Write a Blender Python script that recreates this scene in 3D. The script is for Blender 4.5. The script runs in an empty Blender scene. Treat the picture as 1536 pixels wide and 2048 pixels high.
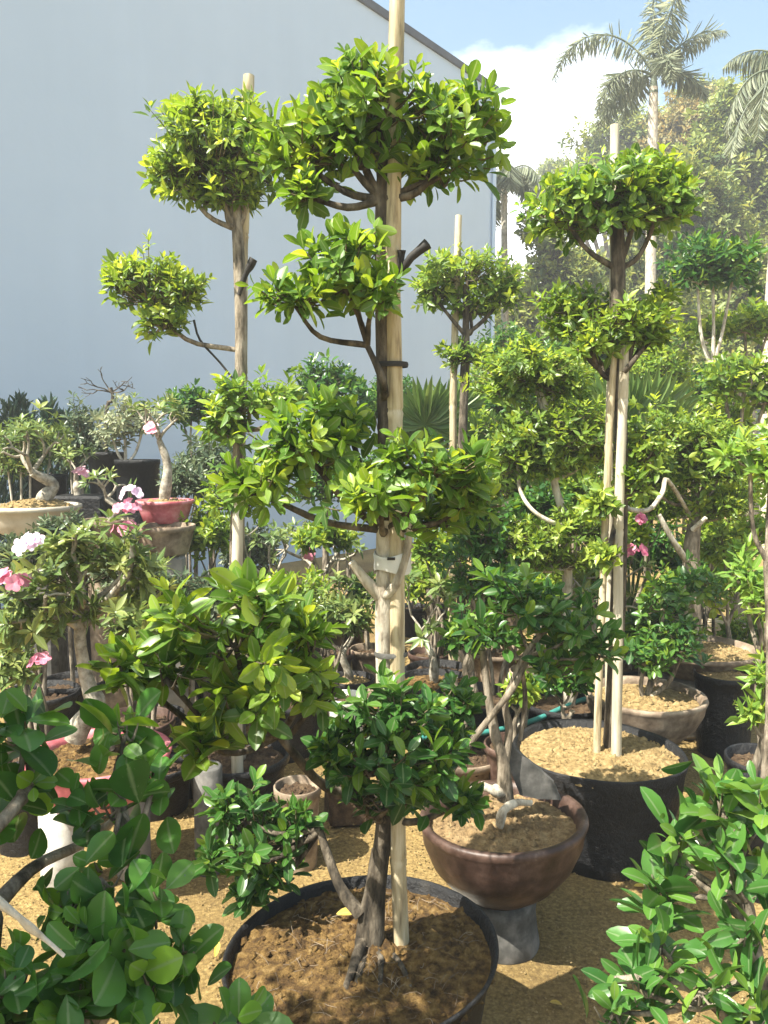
import bpy, math, random
import numpy as np
from mathutils import Vector, noise
R = math.radians
scene = bpy.context.scene
col = scene.collection

# ------------------------------------------------------------------ camera
CAM_H, PITCH, F = 1.55, R(5.0), 1550.0
cam_d = bpy.data.cameras.new('camera'); cam = bpy.data.objects.new('camera', cam_d); col.objects.link(cam)
cam.location = (0, 0, CAM_H); cam.rotation_euler = (R(90) - PITCH, 0, 0)
cam_d.sensor_fit = 'VERTICAL'; cam_d.sensor_height = 24; cam_d.lens = 24 * F / 2048
cam_d.clip_start = .02; cam_d.clip_end = 2000
scene.camera = cam
# ------------------------------------------------------------------ sun, sky, exposure
SUN = Vector((-.60, -.40, 1.05)).normalized()
SUN_EL = math.asin(SUN.z); SUN_AZ = math.atan2(SUN.x, SUN.y)
sl = bpy.data.lights.new('sun', 'SUN'); sl.energy = 4.9; sl.angle = R(.53); sl.color = (1, .95, .84)
so = bpy.data.objects.new('sun', sl); col.objects.link(so)
so.rotation_euler = (-SUN).to_track_quat('-Z', 'Y').to_euler()
w = bpy.data.worlds.new("World"); scene.world = w; w.use_nodes = True
nt = w.node_tree; nt.nodes.clear()
def N(t, kind, **kw):
    n = t.nodes.new(kind)
    for k, v in kw.items():
        if k.startswith('i_'): n.inputs[k[2:].replace('_', ' ')].default_value = v
        else: setattr(n, k, v)
    return n
sky = N(nt, 'ShaderNodeTexSky'); sky.sky_type = 'NISHITA'; sky.sun_disc = False
sky.sun_elevation = SUN_EL; sky.sun_rotation = SUN_AZ; sky.air_density = 1.1; sky.dust_density = 3.0; sky.ozone_density = 1.2
tc = N(nt, 'ShaderNodeTexCoord')
mp = N(nt, 'ShaderNodeMapping'); mp.inputs['Scale'].default_value = (1, 1, 2.2)
nz = N(nt, 'ShaderNodeTexNoise'); nz.inputs['Scale'].default_value = 2.6; nz.inputs['Detail'].default_value = 8; nz.inputs['Roughness'].default_value = .55
nt.links.new(tc.outputs['Generated'], mp.inputs[0]); nt.links.new(mp.outputs[0], nz.inputs['Vector'])
# one big cumulus bank standing above the horizon, to the right of the wall
dt = N(nt, 'ShaderNodeVectorMath', operation='DISTANCE'); dt.inputs[1].default_value = (.17, .94, .25)
nt.links.new(tc.outputs['Generated'], dt.inputs[0])
mr = N(nt, 'ShaderNodeMapRange'); mr.inputs['From Min'].default_value = .06; mr.inputs['From Max'].default_value = .27
mr.inputs['To Min'].default_value = .30; mr.inputs['To Max'].default_value = -.16
nt.links.new(dt.outputs['Value'], mr.inputs['Value'])
ad = N(nt, 'ShaderNodeMath', operation='ADD'); nt.links.new(nz.outputs['Fac'], ad.inputs[0]); nt.links.new(mr.outputs[0], ad.inputs[1])
cr = N(nt, 'ShaderNodeMapRange'); cr.inputs['From Min'].default_value = .50; cr.inputs['From Max'].default_value = .68
nt.links.new(ad.outputs[0], cr.inputs['Value'])
mx = N(nt, 'ShaderNodeMix', data_type='RGBA'); mx.inputs['B'].default_value = (11, 11.2, 11.6, 1)
tn = N(nt, 'ShaderNodeMix', data_type='RGBA', blend_type='MULTIPLY'); tn.inputs['Factor'].default_value = 1; tn.inputs['B'].default_value = (1.12, 1.2, 1.06, 1)
nt.links.new(sky.outputs[0], tn.inputs['A']); nt.links.new(cr.outputs[0], mx.inputs['Factor']); nt.links.new(tn.outputs['Result'], mx.inputs['A'])
bg = N(nt, 'ShaderNodeBackground'); bg.inputs['Strength'].default_value = .085
out = N(nt, 'ShaderNodeOutputWorld')
nt.links.new(mx.outputs['Result'], bg.inputs['Color']); nt.links.new(bg.outputs[0], out.inputs[0])
vs = scene.view_settings; vs.view_transform = 'Standard'; vs.look = 'None'; vs.gamma = 1; vs.use_curve_mapping = False
vs.exposure = 1.68
scene.render.filter_size = 1.9
cy = scene.cycles
cy.max_bounces = 8; cy.diffuse_bounces = 4; cy.glossy_bounces = 2; cy.transmission_bounces = 5; cy.transparent_max_bounces = 6
cy.use_denoising = True

# ------------------------------------------------------------------ pixel -> place helpers
def at(px, py, Y):
    """the point seen at photo pixel (px,py) that stands Y metres ahead"""
    xr = (px - 768) / F; yu = (1024 - py) / F
    dy = math.cos(PITCH) + math.sin(PITCH) * yu; dz = -math.sin(PITCH) + math.cos(PITCH) * yu
    t = Y / dy
    return np.array([xr * t, Y, CAM_H + dz * t])
def mpp(py, Y):
    yu = (1024 - py) / F
    return Y / (math.cos(PITCH) + math.sin(PITCH) * yu) / F

# ------------------------------------------------------------------ materials
M = {}
def mat(name):
    m = bpy.data.materials.new(name); m.use_nodes = True
    t = m.node_tree; b = t.nodes['Principled BSDF']; M[name] = m
    return m, t, b
def L(t, a, b): t.links.new(a, b)
def rgba(c): return (c[0], c[1], c[2], 1)
def ramp(t, fac, stops):
    r = t.nodes.new('ShaderNodeValToRGB'); e = r.color_ramp.elements
    while len(e) < len(stops): e.new(.5)
    for k, (p, c) in enumerate(stops): e[k].position = p; e[k].color = rgba(c)
    L(t, fac, r.inputs[0]); return r.outputs[0]
def tex(t, scale, detail=6, rough=.6, coord='Object', stretch=None, kind='ShaderNodeTexNoise'):
    c = t.nodes.new('ShaderNodeTexCoord'); n = t.nodes.new(kind); n.inputs['Scale'].default_value = scale
    if kind == 'ShaderNodeTexNoise': n.inputs['Detail'].default_value = detail; n.inputs['Roughness'].default_value = rough
    if stretch:
        m = t.nodes.new('ShaderNodeMapping'); m.inputs['Scale'].default_value = stretch
        L(t, c.outputs[coord], m.inputs[0]); L(t, m.outputs[0], n.inputs['Vector'])
    else: L(t, c.outputs[coord], n.inputs['Vector'])
    return n.outputs[0]
def bump(t, b, h, strength=.5, dist=.01):
    n = t.nodes.new('ShaderNodeBump'); n.inputs['Strength'].default_value = strength; n.inputs['Distance'].default_value = dist
    L(t, h, n.inputs['Height']); L(t, n.outputs[0], b.inputs['Normal'])
def noisy(name, stops, scale, rough=.8, bscale=None, bstr=.5, bdist=.01, stretch=None, spec=.3, detail=6):
    m, t, b = mat(name)
    L(t, ramp(t, tex(t, scale, detail, stretch=stretch), stops), b.inputs['Base Color'])
    b.inputs['Roughness'].default_value = rough; b.inputs['Specular IOR Level'].default_value = spec
    if bscale: bump(t, b, tex(t, bscale, 8, .7, stretch=stretch), bstr, bdist)
    return m
def leafmat(name, dark, light, young, trans=.32, gloss=.38, spec=.45):
    m, t, b = mat(name)
    a = t.nodes.new('ShaderNodeAttribute'); a.attribute_name = 'tone'
    c = ramp(t, a.outputs['Fac'], [(0, dark), (.5, light), (1, young)])
    n = tex(t, 14, 3)
    hs = t.nodes.new('ShaderNodeHueSaturation'); mr = t.nodes.new('ShaderNodeMapRange')
    mr.inputs['To Min'].default_value = .7; mr.inputs['To Max'].default_value = 1.3
    L(t, n, mr.inputs[0]); L(t, mr.outputs[0], hs.inputs['Value'])
    ra = t.nodes.new('ShaderNodeAttribute'); ra.attribute_name = 'rib'; m2 = t.nodes.new('ShaderNodeMapRange'); L(t, ra.outputs['Fac'], m2.inputs[0])
    m2.inputs['From Min'].default_value = .03; m2.inputs['From Max'].default_value = .16; m2.inputs['To Min'].default_value = .55; m2.inputs['To Max'].default_value = 0
    mi_ = t.nodes.new('ShaderNodeMix'); mi_.data_type = 'RGBA'; mi_.inputs['B'].default_value = rgba([q * .5 + .12 for q in young]); L(t, m2.outputs[0], mi_.inputs['Factor']); L(t, c, mi_.inputs['A']); L(t, mi_.outputs['Result'], hs.inputs['Color'])
    sp_ = ramp(t, tex(t, 130, 2), [(.66, (0, 0, 0)), (.74, (1, 1, 1))]); bl = t.nodes.new('ShaderNodeMix'); bl.data_type = 'RGBA'; bl.inputs['B'].default_value = rgba([q * .6 + .05 for q in light]); L(t, mi_.outputs['Result'], bl.inputs['A']); L(t, sp_, bl.inputs['Factor']); L(t, bl.outputs['Result'], hs.inputs['Color'])
    L(t, hs.outputs[0], b.inputs['Base Color'])
    b.inputs['Roughness'].default_value = gloss; b.inputs['Specular IOR Level'].default_value = spec
    tr = t.nodes.new('ShaderNodeBsdfTranslucent')
    h2 = t.nodes.new('ShaderNodeHueSaturation'); h2.inputs['Hue'].default_value = .475; h2.inputs['Saturation'].default_value = 1.1; h2.inputs['Value'].default_value = 1.7
    L(t, hs.outputs[0], h2.inputs['Color']); L(t, h2.outputs[0], tr.inputs['Color'])
    ms = t.nodes.new('ShaderNodeMixShader'); ms.inputs[0].default_value = trans
    L(t, b.outputs[0], ms.inputs[1]); L(t, tr.outputs[0], ms.inputs[2]); L(t, ms.outputs[0], t.nodes['Material Output'].inputs[0])
    return m
leafmat('leaf_ficus', (.038, .095, .017), (.115, .225, .028), (.29, .38, .05), trans=.42)
leafmat('leaf_small', (.045, .10, .018), (.14, .24, .030), (.33, .41, .06), trans=.45)
leafmat('leaf_deep', (.020, .068, .016), (.052, .145, .024), (.17, .27, .03), trans=.36, gloss=.32)
leafmat('leaf_round', (.026, .085, .018), (.058, .165, .026), (.15, .28, .03), trans=.32, gloss=.33, spec=.35)
leafmat('leaf_gloss', (.024, .085, .018), (.06, .16, .028), (.15, .26, .035), trans=.28, gloss=.3)
leafmat('leaf_fresh', (.09, .19, .03), (.18, .32, .05), (.36, .43, .07), trans=.42)
leafmat('leaf_rose', (.07, .13, .035), (.14, .20, .05), (.28, .31, .09), trans=.28)
leafmat('leaf_pale', (.16, .20, .12), (.28, .31, .18), (.46, .46, .30), trans=.25)
leafmat('leaf_grey', (.05, .085, .045), (.10, .14, .07), (.18, .21, .11), trans=.25)
leafmat('leaf_conifer', (.02, .05, .035), (.04, .085, .055), (.08, .12, .07), trans=.15)
leafmat('leaf_palm', (.15, .18, .12), (.24, .27, .18), (.36, .37, .26), trans=.4)
leafmat('leaf_fan', (.06, .13, .03), (.11, .20, .05), (.22, .28, .08), trans=.3)
leafmat('leaf_wood', (.06, .105, .025), (.19, .24, .055), (.36, .37, .10), trans=.3, gloss=.55)
leafmat('leaf_rust', (.12, .12, .04), (.22, .19, .06), (.34, .26, .09), trans=.25, gloss=.55)
leafmat('leaf_dry', (.12, .07, .025), (.30, .20, .05), (.58, .44, .08), trans=.2, gloss=.6)
leafmat('petal_pink', (.50, .11, .20), (.64, .28, .36), (.76, .50, .55), trans=.3, gloss=.55)
leafmat('petal_pale', (.66, .42, .58), (.74, .58, .70), (.82, .74, .80), trans=.3, gloss=.55)
noisy('bark', [(.36, (.06, .05, .035)), (.5, (.20, .165, .12)), (.64, (.36, .31, .24))], 38, .85, 90, 1, .008, stretch=(1, 1, .3))
noisy('bark_dark', [(.36, (.022, .018, .013)), (.5, (.075, .06, .042)), (.66, (.18, .15, .11))], 38, .85, 90, 1, .008, stretch=(1, 1, .3))
noisy('bark_pale', [(.36, (.24, .20, .15)), (.5, (.48, .43, .34)), (.64, (.62, .57, .48))], 34, .8, 80, .9, .006, stretch=(1, 1, .35))
noisy('bark_rose', [(.36, (.14, .115, .085)), (.5, (.31, .28, .22)), (.66, (.46, .42, .35))], 30, .75, 70, .8, .006)
noisy('twig', [(.3, (.07, .06, .035)), (.7, (.14, .12, .06))], 10, .8)
noisy('bamboo', [(.34, (.20, .155, .095)), (.46, (.42, .345, .215)), (.58, (.54, .465, .32)), (.72, (.64, .58, .44))], 16, .5, 60, .4, .003, stretch=(3, 3, .35))
noisy('bamboo_pale', [(.3, (.24, .20, .14)), (.42, (.42, .37, .27)), (.6, (.54, .49, .38)), (.75, (.62, .58, .47))], 16, .55, 60, .4, .003, stretch=(3, 3, .35))
noisy('terracotta', [(.34, (.026, .015, .011)), (.5, (.055, .032, .024)), (.64, (.105, .065, .05)), (.76, (.24, .185, .15))], 13, .42, 40, .35, .004)
noisy('clay_old', [(.34, (.09, .065, .045)), (.5, (.20, .15, .105)), (.68, (.36, .29, .21))], 13, .8, 26, .3, .004)
noisy('pot_pale', [(.3, (.36, .32, .25)), (.5, (.48, .43, .34)), (.75, (.58, .54, .44))], 6, .8, 26, .3, .004)
noisy('pot_red', [(.34, (.30, .06, .07)), (.5, (.46, .13, .15)), (.68, (.60, .28, .29))], 12, .5, 30, .1, .003)
noisy('plastic_black', [(.3, (.008, .008, .009)), (.6, (.016, .016, .017)), (.8, (.05, .045, .038))], 8, .45, 11, .8, .03)
noisy('concrete', [(.3, (.14, .13, .115)), (.5, (.23, .215, .19)), (.75, (.36, .34, .30))], 7, .9, 45, .4, .004)
noisy('concrete_white', [(.34, (.30, .28, .24)), (.48, (.52, .50, .45)), (.68, (.68, .66, .61))], 16, .85, 45, .3, .003)
noisy('stone_grey', [(.34, (.045, .045, .04)), (.5, (.095, .092, .085)), (.68, (.19, .18, .165))], 14, .85, 45, .3, .003)
noisy('soil_fibre', [(.28, (.03, .018, .008)), (.45, (.115, .065, .022)), (.58, (.225, .135, .042)), (.75, (.38, .26, .11))], 38, .95, 90, 1, .02, detail=8)
noisy('soil_sand', [(.28, (.11, .072, .03)), (.5, (.26, .18, .075)), (.75, (.42, .315, .155))], 45, .95, 110, .8, .012, detail=8)
noisy('soil_bowl', [(.25, (.11, .07, .035)), (.5, (.27, .18, .085)), (.8, (.46, .34, .18))], 40, .95, 100, 1, .015, detail=8)
noisy('soil_dark', [(.25, (.03, .018, .01)), (.5, (.09, .055, .03)), (.8, (.22, .15, .08))], 30, .95, 80, 1, .02, detail=8)
noisy('hose', [(.3, (.03, .16, .14)), (.7, (.06, .26, .23))], 6, .4)
noisy('tape', [(.3, (.50, .50, .48)), (.7, (.70, .70, .67))], 20, .5)
noisy('tie_black', [(.3, (.012, .012, .012)), (.7, (.04, .035, .03))], 14, .7)
noisy('wood_pale', [(.3, (.42, .33, .20)), (.7, (.60, .50, .34))], 7, .8)
noisy('roof_trim', [(.3, (.06, .06, .065)), (.7, (.11, .11, .12))], 3, .5)
# ground: sandy yard, damp darker patches, husks
m, t, b = mat('sand_ground')
c1 = ramp(t, tex(t, 70, 8, .7), [(.28, (.10, .062, .02)), (.5, (.285, .195, .066)), (.72, (.50, .37, .15))])
c2 = ramp(t, tex(t, .9, 6, .6), [(.35, (.42, .36, .28)), (.5, (.85, .82, .76)), (.65, (1, 1, 1))])
mm = t.nodes.new('ShaderNodeMix'); mm.data_type = 'RGBA'; mm.blend_type = 'MULTIPLY'; mm.inputs['Factor'].default_value = .75
L(t, c1, mm.inputs['A']); L(t, c2, mm.inputs['B']); L(t, mm.outputs['Result'], b.inputs['Base Color'])
b.inputs['Roughness'].default_value = .95; bump(t, b, tex(t, 120, 8, .75), .9, .012)
# wall paint: pale blue grey with faint rain streaks and roller marks
m, t, b = mat('wall_paint')
c1 = ramp(t, tex(t, .35, 7, .6), [(.3, (.475, .58, .72)), (.7, (.53, .635, .78))])
c2 = ramp(t, tex(t, 1.2, 5, .6, stretch=(1, 1, .08)), [(.3, (.94, .94, .94)), (.7, (1, 1, 1))])
mm = t.nodes.new('ShaderNodeMix'); mm.data_type = 'RGBA'; mm.blend_type = 'MULTIPLY'; mm.inputs['Factor'].default_value = 1
L(t, c1, mm.inputs['A']); L(t, c2, mm.inputs['B']); L(t, mm.outputs['Result'], b.inputs['Base Color'])
b.inputs['Roughness'].default_value = .9; bump(t, b, tex(t, 6, 8, .7), .15, .02)

# ------------------------------------------------------------------ mesh builder
class MB:
    def __init__(s): s.v = []; s.f = []; s.n = 0; s.tone = []; s.rib = []
    def add(s, V, F_, mi=0, tone=None, rib=None):
        V = np.asarray(V, float).reshape(-1, 3); F_ = np.asarray(F_, int)
        s.v.append(V); s.f.append((F_ + s.n, mi)); s.n += len(V)
        s.tone.append(np.zeros(len(V)) if tone is None else np.broadcast_to(tone, (len(V),)))
        s.rib.append(np.ones(len(V)) if rib is None else rib)
    def build(s, name, mats, parent=None, smooth=True, origin=None):
        me = bpy.data.meshes.new(name)
        V = np.concatenate(s.v)
        o = bpy.data.objects.new(name, me); col.objects.link(o)
        if parent is not None:
            o.parent = parent; V = V - np.array(WORLD[parent])
        elif origin is not None: V = V - np.array(origin); o.location = origin
        WORLD[o] = WORLD[parent] if parent is not None else (origin if origin is not None else (0, 0, 0))
        loops = np.concatenate([f.ravel() for f, _ in s.f]); sizes = np.concatenate([np.full(len(f), f.shape[1]) for f, _ in s.f])
        mi = np.concatenate([np.full(len(f), k) for f, k in s.f])
        me.vertices.add(len(V)); me.vertices.foreach_set('co', V.ravel().astype(np.float32))
        me.loops.add(len(loops)); me.loops.foreach_set('vertex_index', loops.astype(np.int32))
        st = np.concatenate([[0], np.cumsum(sizes)[:-1]])
        me.polygons.add(len(sizes)); me.polygons.foreach_set('loop_start', st.astype(np.int32)); me.polygons.foreach_set('loop_total', sizes.astype(np.int32))
        me.polygons.foreach_set('material_index', mi.astype(np.int32))
        me.polygons.foreach_set('use_smooth', np.full(len(sizes), smooth))
        a = me.attributes.new('tone', 'FLOAT', 'POINT'); a.data.foreach_set('value', np.concatenate(s.tone).astype(np.float32))
        a = me.attributes.new('rib', 'FLOAT', 'POINT'); a.data.foreach_set('value', np.concatenate(s.rib).astype(np.float32))
        for m_ in ([mats] if isinstance(mats, str) else mats): me.materials.append(M[m_])
        me.update(); me.validate()
        return o
WORLD = {}
def thing(name, label, cat, loc, group=None):
    o = bpy.data.objects.new(name, None); col.objects.link(o); o.empty_display_size = .1
    o.location = tuple(loc); WORLD[o] = tuple(loc); o['label'] = label; o['category'] = cat
    if group: o['group'] = group
    return o
def tag(o, label, cat, group=None):
    o['label'] = label; o['category'] = cat
    if group: o['group'] = group
    return o
def unit(a): return a / np.maximum(np.linalg.norm(a, axis=-1, keepdims=True), 1e-9)
def smooth_path(pts, n):
    P = np.array(pts, float)
    if len(P) < 3: return np.array([P[0] + (P[-1] - P[0]) * k / n for k in range(n + 1)])
    Q = np.vstack([2 * P[0] - P[1], P, 2 * P[-1] - P[-2]]); o = []
    per = max(2, n // (len(P) - 1))
    for i in range(len(P) - 1):
        p0, p1, p2, p3 = Q[i:i + 4]
        for k in range(per):
            t_ = k / per
            o.append(.5 * ((2 * p1) + (p2 - p0) * t_ + (2 * p0 - 5 * p1 + 4 * p2 - p3) * t_ ** 2 + (3 * p1 - p0 - 3 * p2 + p3) * t_ ** 3))
    o.append(P[-1]); return np.array(o)
def tube(mb, pts, r0, r1, n=10, sides=8, wob=.12, rng=None, mi=0, radii=None):
    P = smooth_path(pts, n); k = len(P); T = unit(np.gradient(P, axis=0))
    ref = np.array([1., 0, 0]) if abs(T[0][0]) < .8 else np.array([0, 1., 0])
    V = []; rng = rng or np.random.default_rng(int(abs(P.sum()) * 1e4) % 99991)
    ph = rng.random(4) * 6.28
    for i in range(k):
        u = unit(np.cross(T[i], ref)); v = np.cross(T[i], u); ref = np.cross(u, T[i]) if False else ref
        s = i / (k - 1); r = (np.interp(s, np.linspace(0, 1, len(radii)), radii) if radii is not None else r0 + (r1 - r0) * s)
        a = np.arange(sides) / sides * 2 * math.pi
        rr = r * (1 + wob * (np.sin(2 * a + ph[0] + 5 * s) * .5 + np.sin(3 * a + ph[1] - 9 * s) * .3 + math.sin(ph[2] + 14 * s) * .5))
        V.append(P[i] + np.outer(np.cos(a) * rr, u) + np.outer(np.sin(a) * rr, v))
    V = np.array(V).reshape(-1, 3)
    i, j = np.meshgrid(np.arange(k - 1), np.arange(sides), indexing='ij'); j2 = (j + 1) % sides
    Fq = np.stack([i * sides + j, i * sides + j2, (i + 1) * sides + j2, (i + 1) * sides + j], -1).reshape(-1, 4)
    mb.add(V, Fq, mi)
    mb.add(V[-sides:], np.array([list(range(sides))]), mi); mb.add(V[:sides], np.array([list(range(sides))[::-1]]), mi)
def lathe(mb, prof, c, sides=48, mi=0, wob=0, tilt=None, seed=1, close=False):
    rng = np.random.default_rng(seed); ph = rng.random(3) * 6.28
    a = np.arange(sides) / sides * 2 * math.pi; V = []
    for r, z in prof:
        rr = r * (1 + wob * (np.sin(2 * a + ph[0] + z * 3) + .6 * np.sin(3 * a + ph[1] + z * 9) + .4 * np.sin(7 * a + ph[2] - z * 20)))
        V.append(np.stack([rr * np.cos(a), rr * np.sin(a), np.full(sides, z)], -1))
    V = np.array(V).reshape(-1, 3)
    if tilt is not None:
        V[:, 2] += V[:, 0] * tilt[0] + V[:, 1] * tilt[1]
    k = len(prof)
    i, j = np.meshgrid(np.arange(k - 1), np.arange(sides), indexing='ij'); j2 = (j + 1) % sides
    Fq = np.stack([i * sides + j, i * sides + j2, (i + 1) * sides + j2, (i + 1) * sides + j], -1).reshape(-1, 4)
    mb.add(V + np.array(c), Fq, mi)
    if close: mb.add(V[-sides:] + np.array(c), np.array([list(range(sides))]), mi)
    if prof[0][0] > 0: mb.add(V[:sides] + np.array(c), np.array([list(range(sides))[::-1]]), mi)
def disc(mb, c, r, bumps=.012, seed=1, mi=0, rings=30, sides=90, dome=.02, tilt=None):
    rng = np.random.default_rng(seed); V = [[0, 0, dome]]
    for i in range(1, rings + 1):
        for j in range(sides):
            rr = r * i / rings; a = j / sides * 6.2832
            x, y = rr * math.cos(a), rr * math.sin(a)
            z = dome * (1 - (i / rings) ** 2) + bumps * (.45 * noise.noise(Vector((x * 9 + seed * 7, y * 9, 0))) + .4 * noise.noise(Vector((x * 37, y * 37 + seed, 3))) + .45 * noise.noise(Vector((x * 75, y * 75 + seed, 3))))
            if tilt is not None: z += x * tilt[0] + y * tilt[1]
            V.append([x, y, z])
    V = np.array(V) + np.array(c)
    tri = np.array([[0, 1 + j, 1 + (j + 1) % sides] for j in range(sides)])
    q = np.array([[1 + (i - 1) * sides + j, 1 + i * sides + j, 1 + i * sides + (j + 1) % sides, 1 + (i - 1) * sides + (j + 1) % sides] for i in range(1, rings) for j in range(sides)])
    n0 = mb.n; mb.add(V, tri, mi); mb.f.append((q + n0, mi))
    m_ = int(900 * (r / .25) ** 2); pk = V[rng.integers(sides, len(V), m_)] + rng.normal(0, .006, (m_, 3)) * [1, 1, .15]; sz = rng.gamma(2, .0022, m_) + .0015
    O = np.array([(1, 0, 0), (0, 1, 0), (-1, 0, 0), (0, -1, 0), (0, 0, .8), (.5, .6, .6)]); ox = rng.uniform(.6, 1.4, (m_, 6, 3)) * O; VV = pk[:, None] + ox * sz[:, None, None]
    FF = np.array([(0, 1, 5), (0, 5, 4), (5, 1, 4), (1, 2, 4), (2, 3, 4), (3, 0, 4)]); mb.add(VV.reshape(-1, 3), (FF[None] + (np.arange(m_) * 6)[:, None, None]).reshape(-1, 3), mi)
def box(mb, c, s, mi=0, rz=0, bev=.0, jit=0, seed=1):
    """box with chamfered edges: c = centre of its base"""
    sx, sy, sz = s[0] / 2, s[1] / 2, s[2]
    b_ = bev or min(s) * .06
    prof = [(sx - b_, sy - b_, 0), (sx, sy, b_), (sx, sy, sz - b_), (sx - b_, sy - b_, sz)]
    rng = np.random.default_rng(seed); V = []
    for x, y, z in prof:
        c_ = min(b_, x * .5, y * .5)
        for X, Y in ((-x + c_, -y), (x - c_, -y), (x, -y + c_), (x, y - c_), (x - c_, y), (-x + c_, y), (-x, y - c_), (-x, -y + c_)):
            V.append((X * math.cos(rz) - Y * math.sin(rz), X * math.sin(rz) + Y * math.cos(rz), z))
    V = np.array(V) + rng.normal(0, jit, (32, 3)) + np.array(c)
    F_ = [[i * 8 + j, i * 8 + (j + 1) % 8, (i + 1) * 8 + (j + 1) % 8, (i + 1) * 8 + j] for i in range(3) for j in range(8)]
    mb.add(V, F_, mi); mb.add(V[24:], [list(range(8))], mi); mb.add(V[:8], [list(range(8))[::-1]], mi)

# ------------------------------------------------------------------ leaves
def _leaf_hi(st, hw):
    V = [(0, 0, 0)]
    for u, h in zip(st, hw): V += [(u, h, 1), (u, 0, 0), (u, -h, 1)]
    V.append((1, 0, 0)); k = len(st); tip = len(V) - 1
    T = [(0, 2, 1), (0, 3, 2), (tip, tip - 3, tip - 2), (tip, tip - 2, tip - 1)]; Q = []
    for i in range(k - 1):
        a = 1 + 3 * i; Q += [(a, a + 1, a + 4, a + 3), (a + 1, a + 2, a + 5, a + 4)]
    return np.array(V, float), np.array(Q), np.array(T)
LEAF = {'oval': _leaf_hi([.10, .30, .55, .78, .93], [.17, .39, .5, .42, .2]), 'round': _leaf_hi([.06, .18, .36, .56, .75, .89, .97], [.10, .25, .41, .5, .47, .33, .16]),
        'blunt': _leaf_hi([.08, .24, .45, .66, .84, .95], [.1, .29, .45, .5, .38, .19]), 'lance': _leaf_hi([.2, .5, .8], [.38, .5, .26]),
        'low': (np.array([(0, 0, 0), (.3, .45, 1), (.72, .4, 1), (1, 0, 0), (.72, -.4, 1), (.3, -.45, 1)], float), np.array([(0, 5, 4, 3), (0, 3, 2, 1)]), np.zeros((0, 3), int))}
def leaves(mb, P, D, Nn, Ln, Wn, tone, kind='oval', fold=.18, curl=.12, mi=0):
    """n leaves: base P, along D, upper side Nn"""
    T, Q, Tr = LEAF[kind]; n = len(P); K = len(T)
    D = unit(D); S = unit(np.cross(Nn, D)); U = np.cross(D, S)
    u, v, f_ = T[:, 0], T[:, 1], T[:, 2]
    V = P[:, None, :] + D[:, None, :] * (u[None, :, None] * Ln[:, None, None]) + S[:, None, :] * (v[None, :, None] * Wn[:, None, None])
    V = V + U[:, None, :] * ((f_ * np.abs(v) * fold)[None, :, None] * Wn[:, None, None] * 2 - (curl * u ** 2)[None, :, None] * Ln[:, None, None])
    off = (np.arange(n) * K)[:, None, None]; n0 = mb.n
    mb.add(V.reshape(-1, 3), (Q[None] + off).reshape(-1, 4), mi, np.repeat(tone, K), np.tile(np.where(f_ > 0, 1., 0.) if kind != 'low' else np.ones(K), n))
    if len(Tr): mb.f.append(((Tr[None] + off).reshape(-1, 3) + n0, mi))
def rosettes(mb, rng, P, A, spec, tone0=None):
    """tufts of leaves round twig tips P with axes A"""
    k = spec['k']; n = len(P); A = unit(A)
    ref = np.where(np.abs(A[:, 2:3]) < .9, np.array([[0, 0, 1.]]), np.array([[1., 0, 0]]))
    u = unit(np.cross(A, ref)); v = np.cross(A, u)
    i = np.tile(np.arange(k), n); idx = np.repeat(np.arange(n), k); s = i / max(1, k - 1)
    phi = rng.random(n)[idx] * 6.28 + i * 2.4 + rng.normal(0, .25, n * k)
    th = R(spec.get('open', 80)) * (1 - s) + R(spec.get('shut', 28)) * s + rng.normal(0, .18, n * k)
    rad = u[idx] * np.cos(phi)[:, None] + v[idx] * np.sin(phi)[:, None]
    D = A[idx] * np.cos(th)[:, None] + rad * np.sin(th)[:, None]
    D[:, 2] -= spec.get('droop', .12)
    Nn = A[idx] * np.sin(th)[:, None] - rad * np.cos(th)[:, None] + rng.normal(0, .22, (n * k, 3)) + np.array([0, 0, .25])
    base = P[idx] - A[idx] * ((1 - s) * spec['L'] * spec.get('gap', .9))[:, None]
    Ln = spec['L'] * (1.05 - .4 * s ** 2) * rng.uniform(.62, 1.15, n * k) * rng.uniform(.72, 1.2, n)[idx]
    Wn = Ln * spec.get('asp', .42) * rng.uniform(.85, 1.15, n * k)
    t0 = rng.beta(1.5, 1.7, n) if tone0 is None else tone0
    tone = np.clip(spec.get('ton', 0) + t0[idx] * .75 + .30 * s ** 2 + rng.normal(0, .10, n * k) - .03 + (rng.random(n * k) < .03) * .6, 0, 1)
    leaves(mb, base + rad * spec['L'] * .04, D, Nn, Ln, Wn, tone, spec.get('kind', 'oval'), spec.get('fold', .18), spec.get('curl', .14), 0)
def twigs(mb, A, B, r, mi=1):
    n = len(A); d = unit(B - A); ref = np.where(np.abs(d[:, 2:3]) < .9, np.array([[0, 0, 1.]]), np.array([[1., 0, 0]]))
    u = unit(np.cross(d, ref)); v = np.cross(d, u); V = []
    mid = (A + B) / 2 + np.array([0, 0, -1]) * np.linalg.norm(B - A, axis=1)[:, None] * .08
    for Pp, rr in ((A, r), (mid, r * .8), (B, r * .5)):
        for q in range(3):
            a = q * 2.094; V.append(Pp + u * math.cos(a) * rr + v * math.sin(a) * rr)
    V = np.stack(V, 1); F_ = np.array([[i * 3 + j, i * 3 + (j + 1) % 3, i * 3 + 3 + (j + 1) % 3, i * 3 + 3 + j] for i in range(2) for j in range(3)])
    mb.add(V.reshape(-1, 3), (F_[None] + (np.arange(n) * 9)[:, None, None]).reshape(-1, 4), mi)
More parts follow.
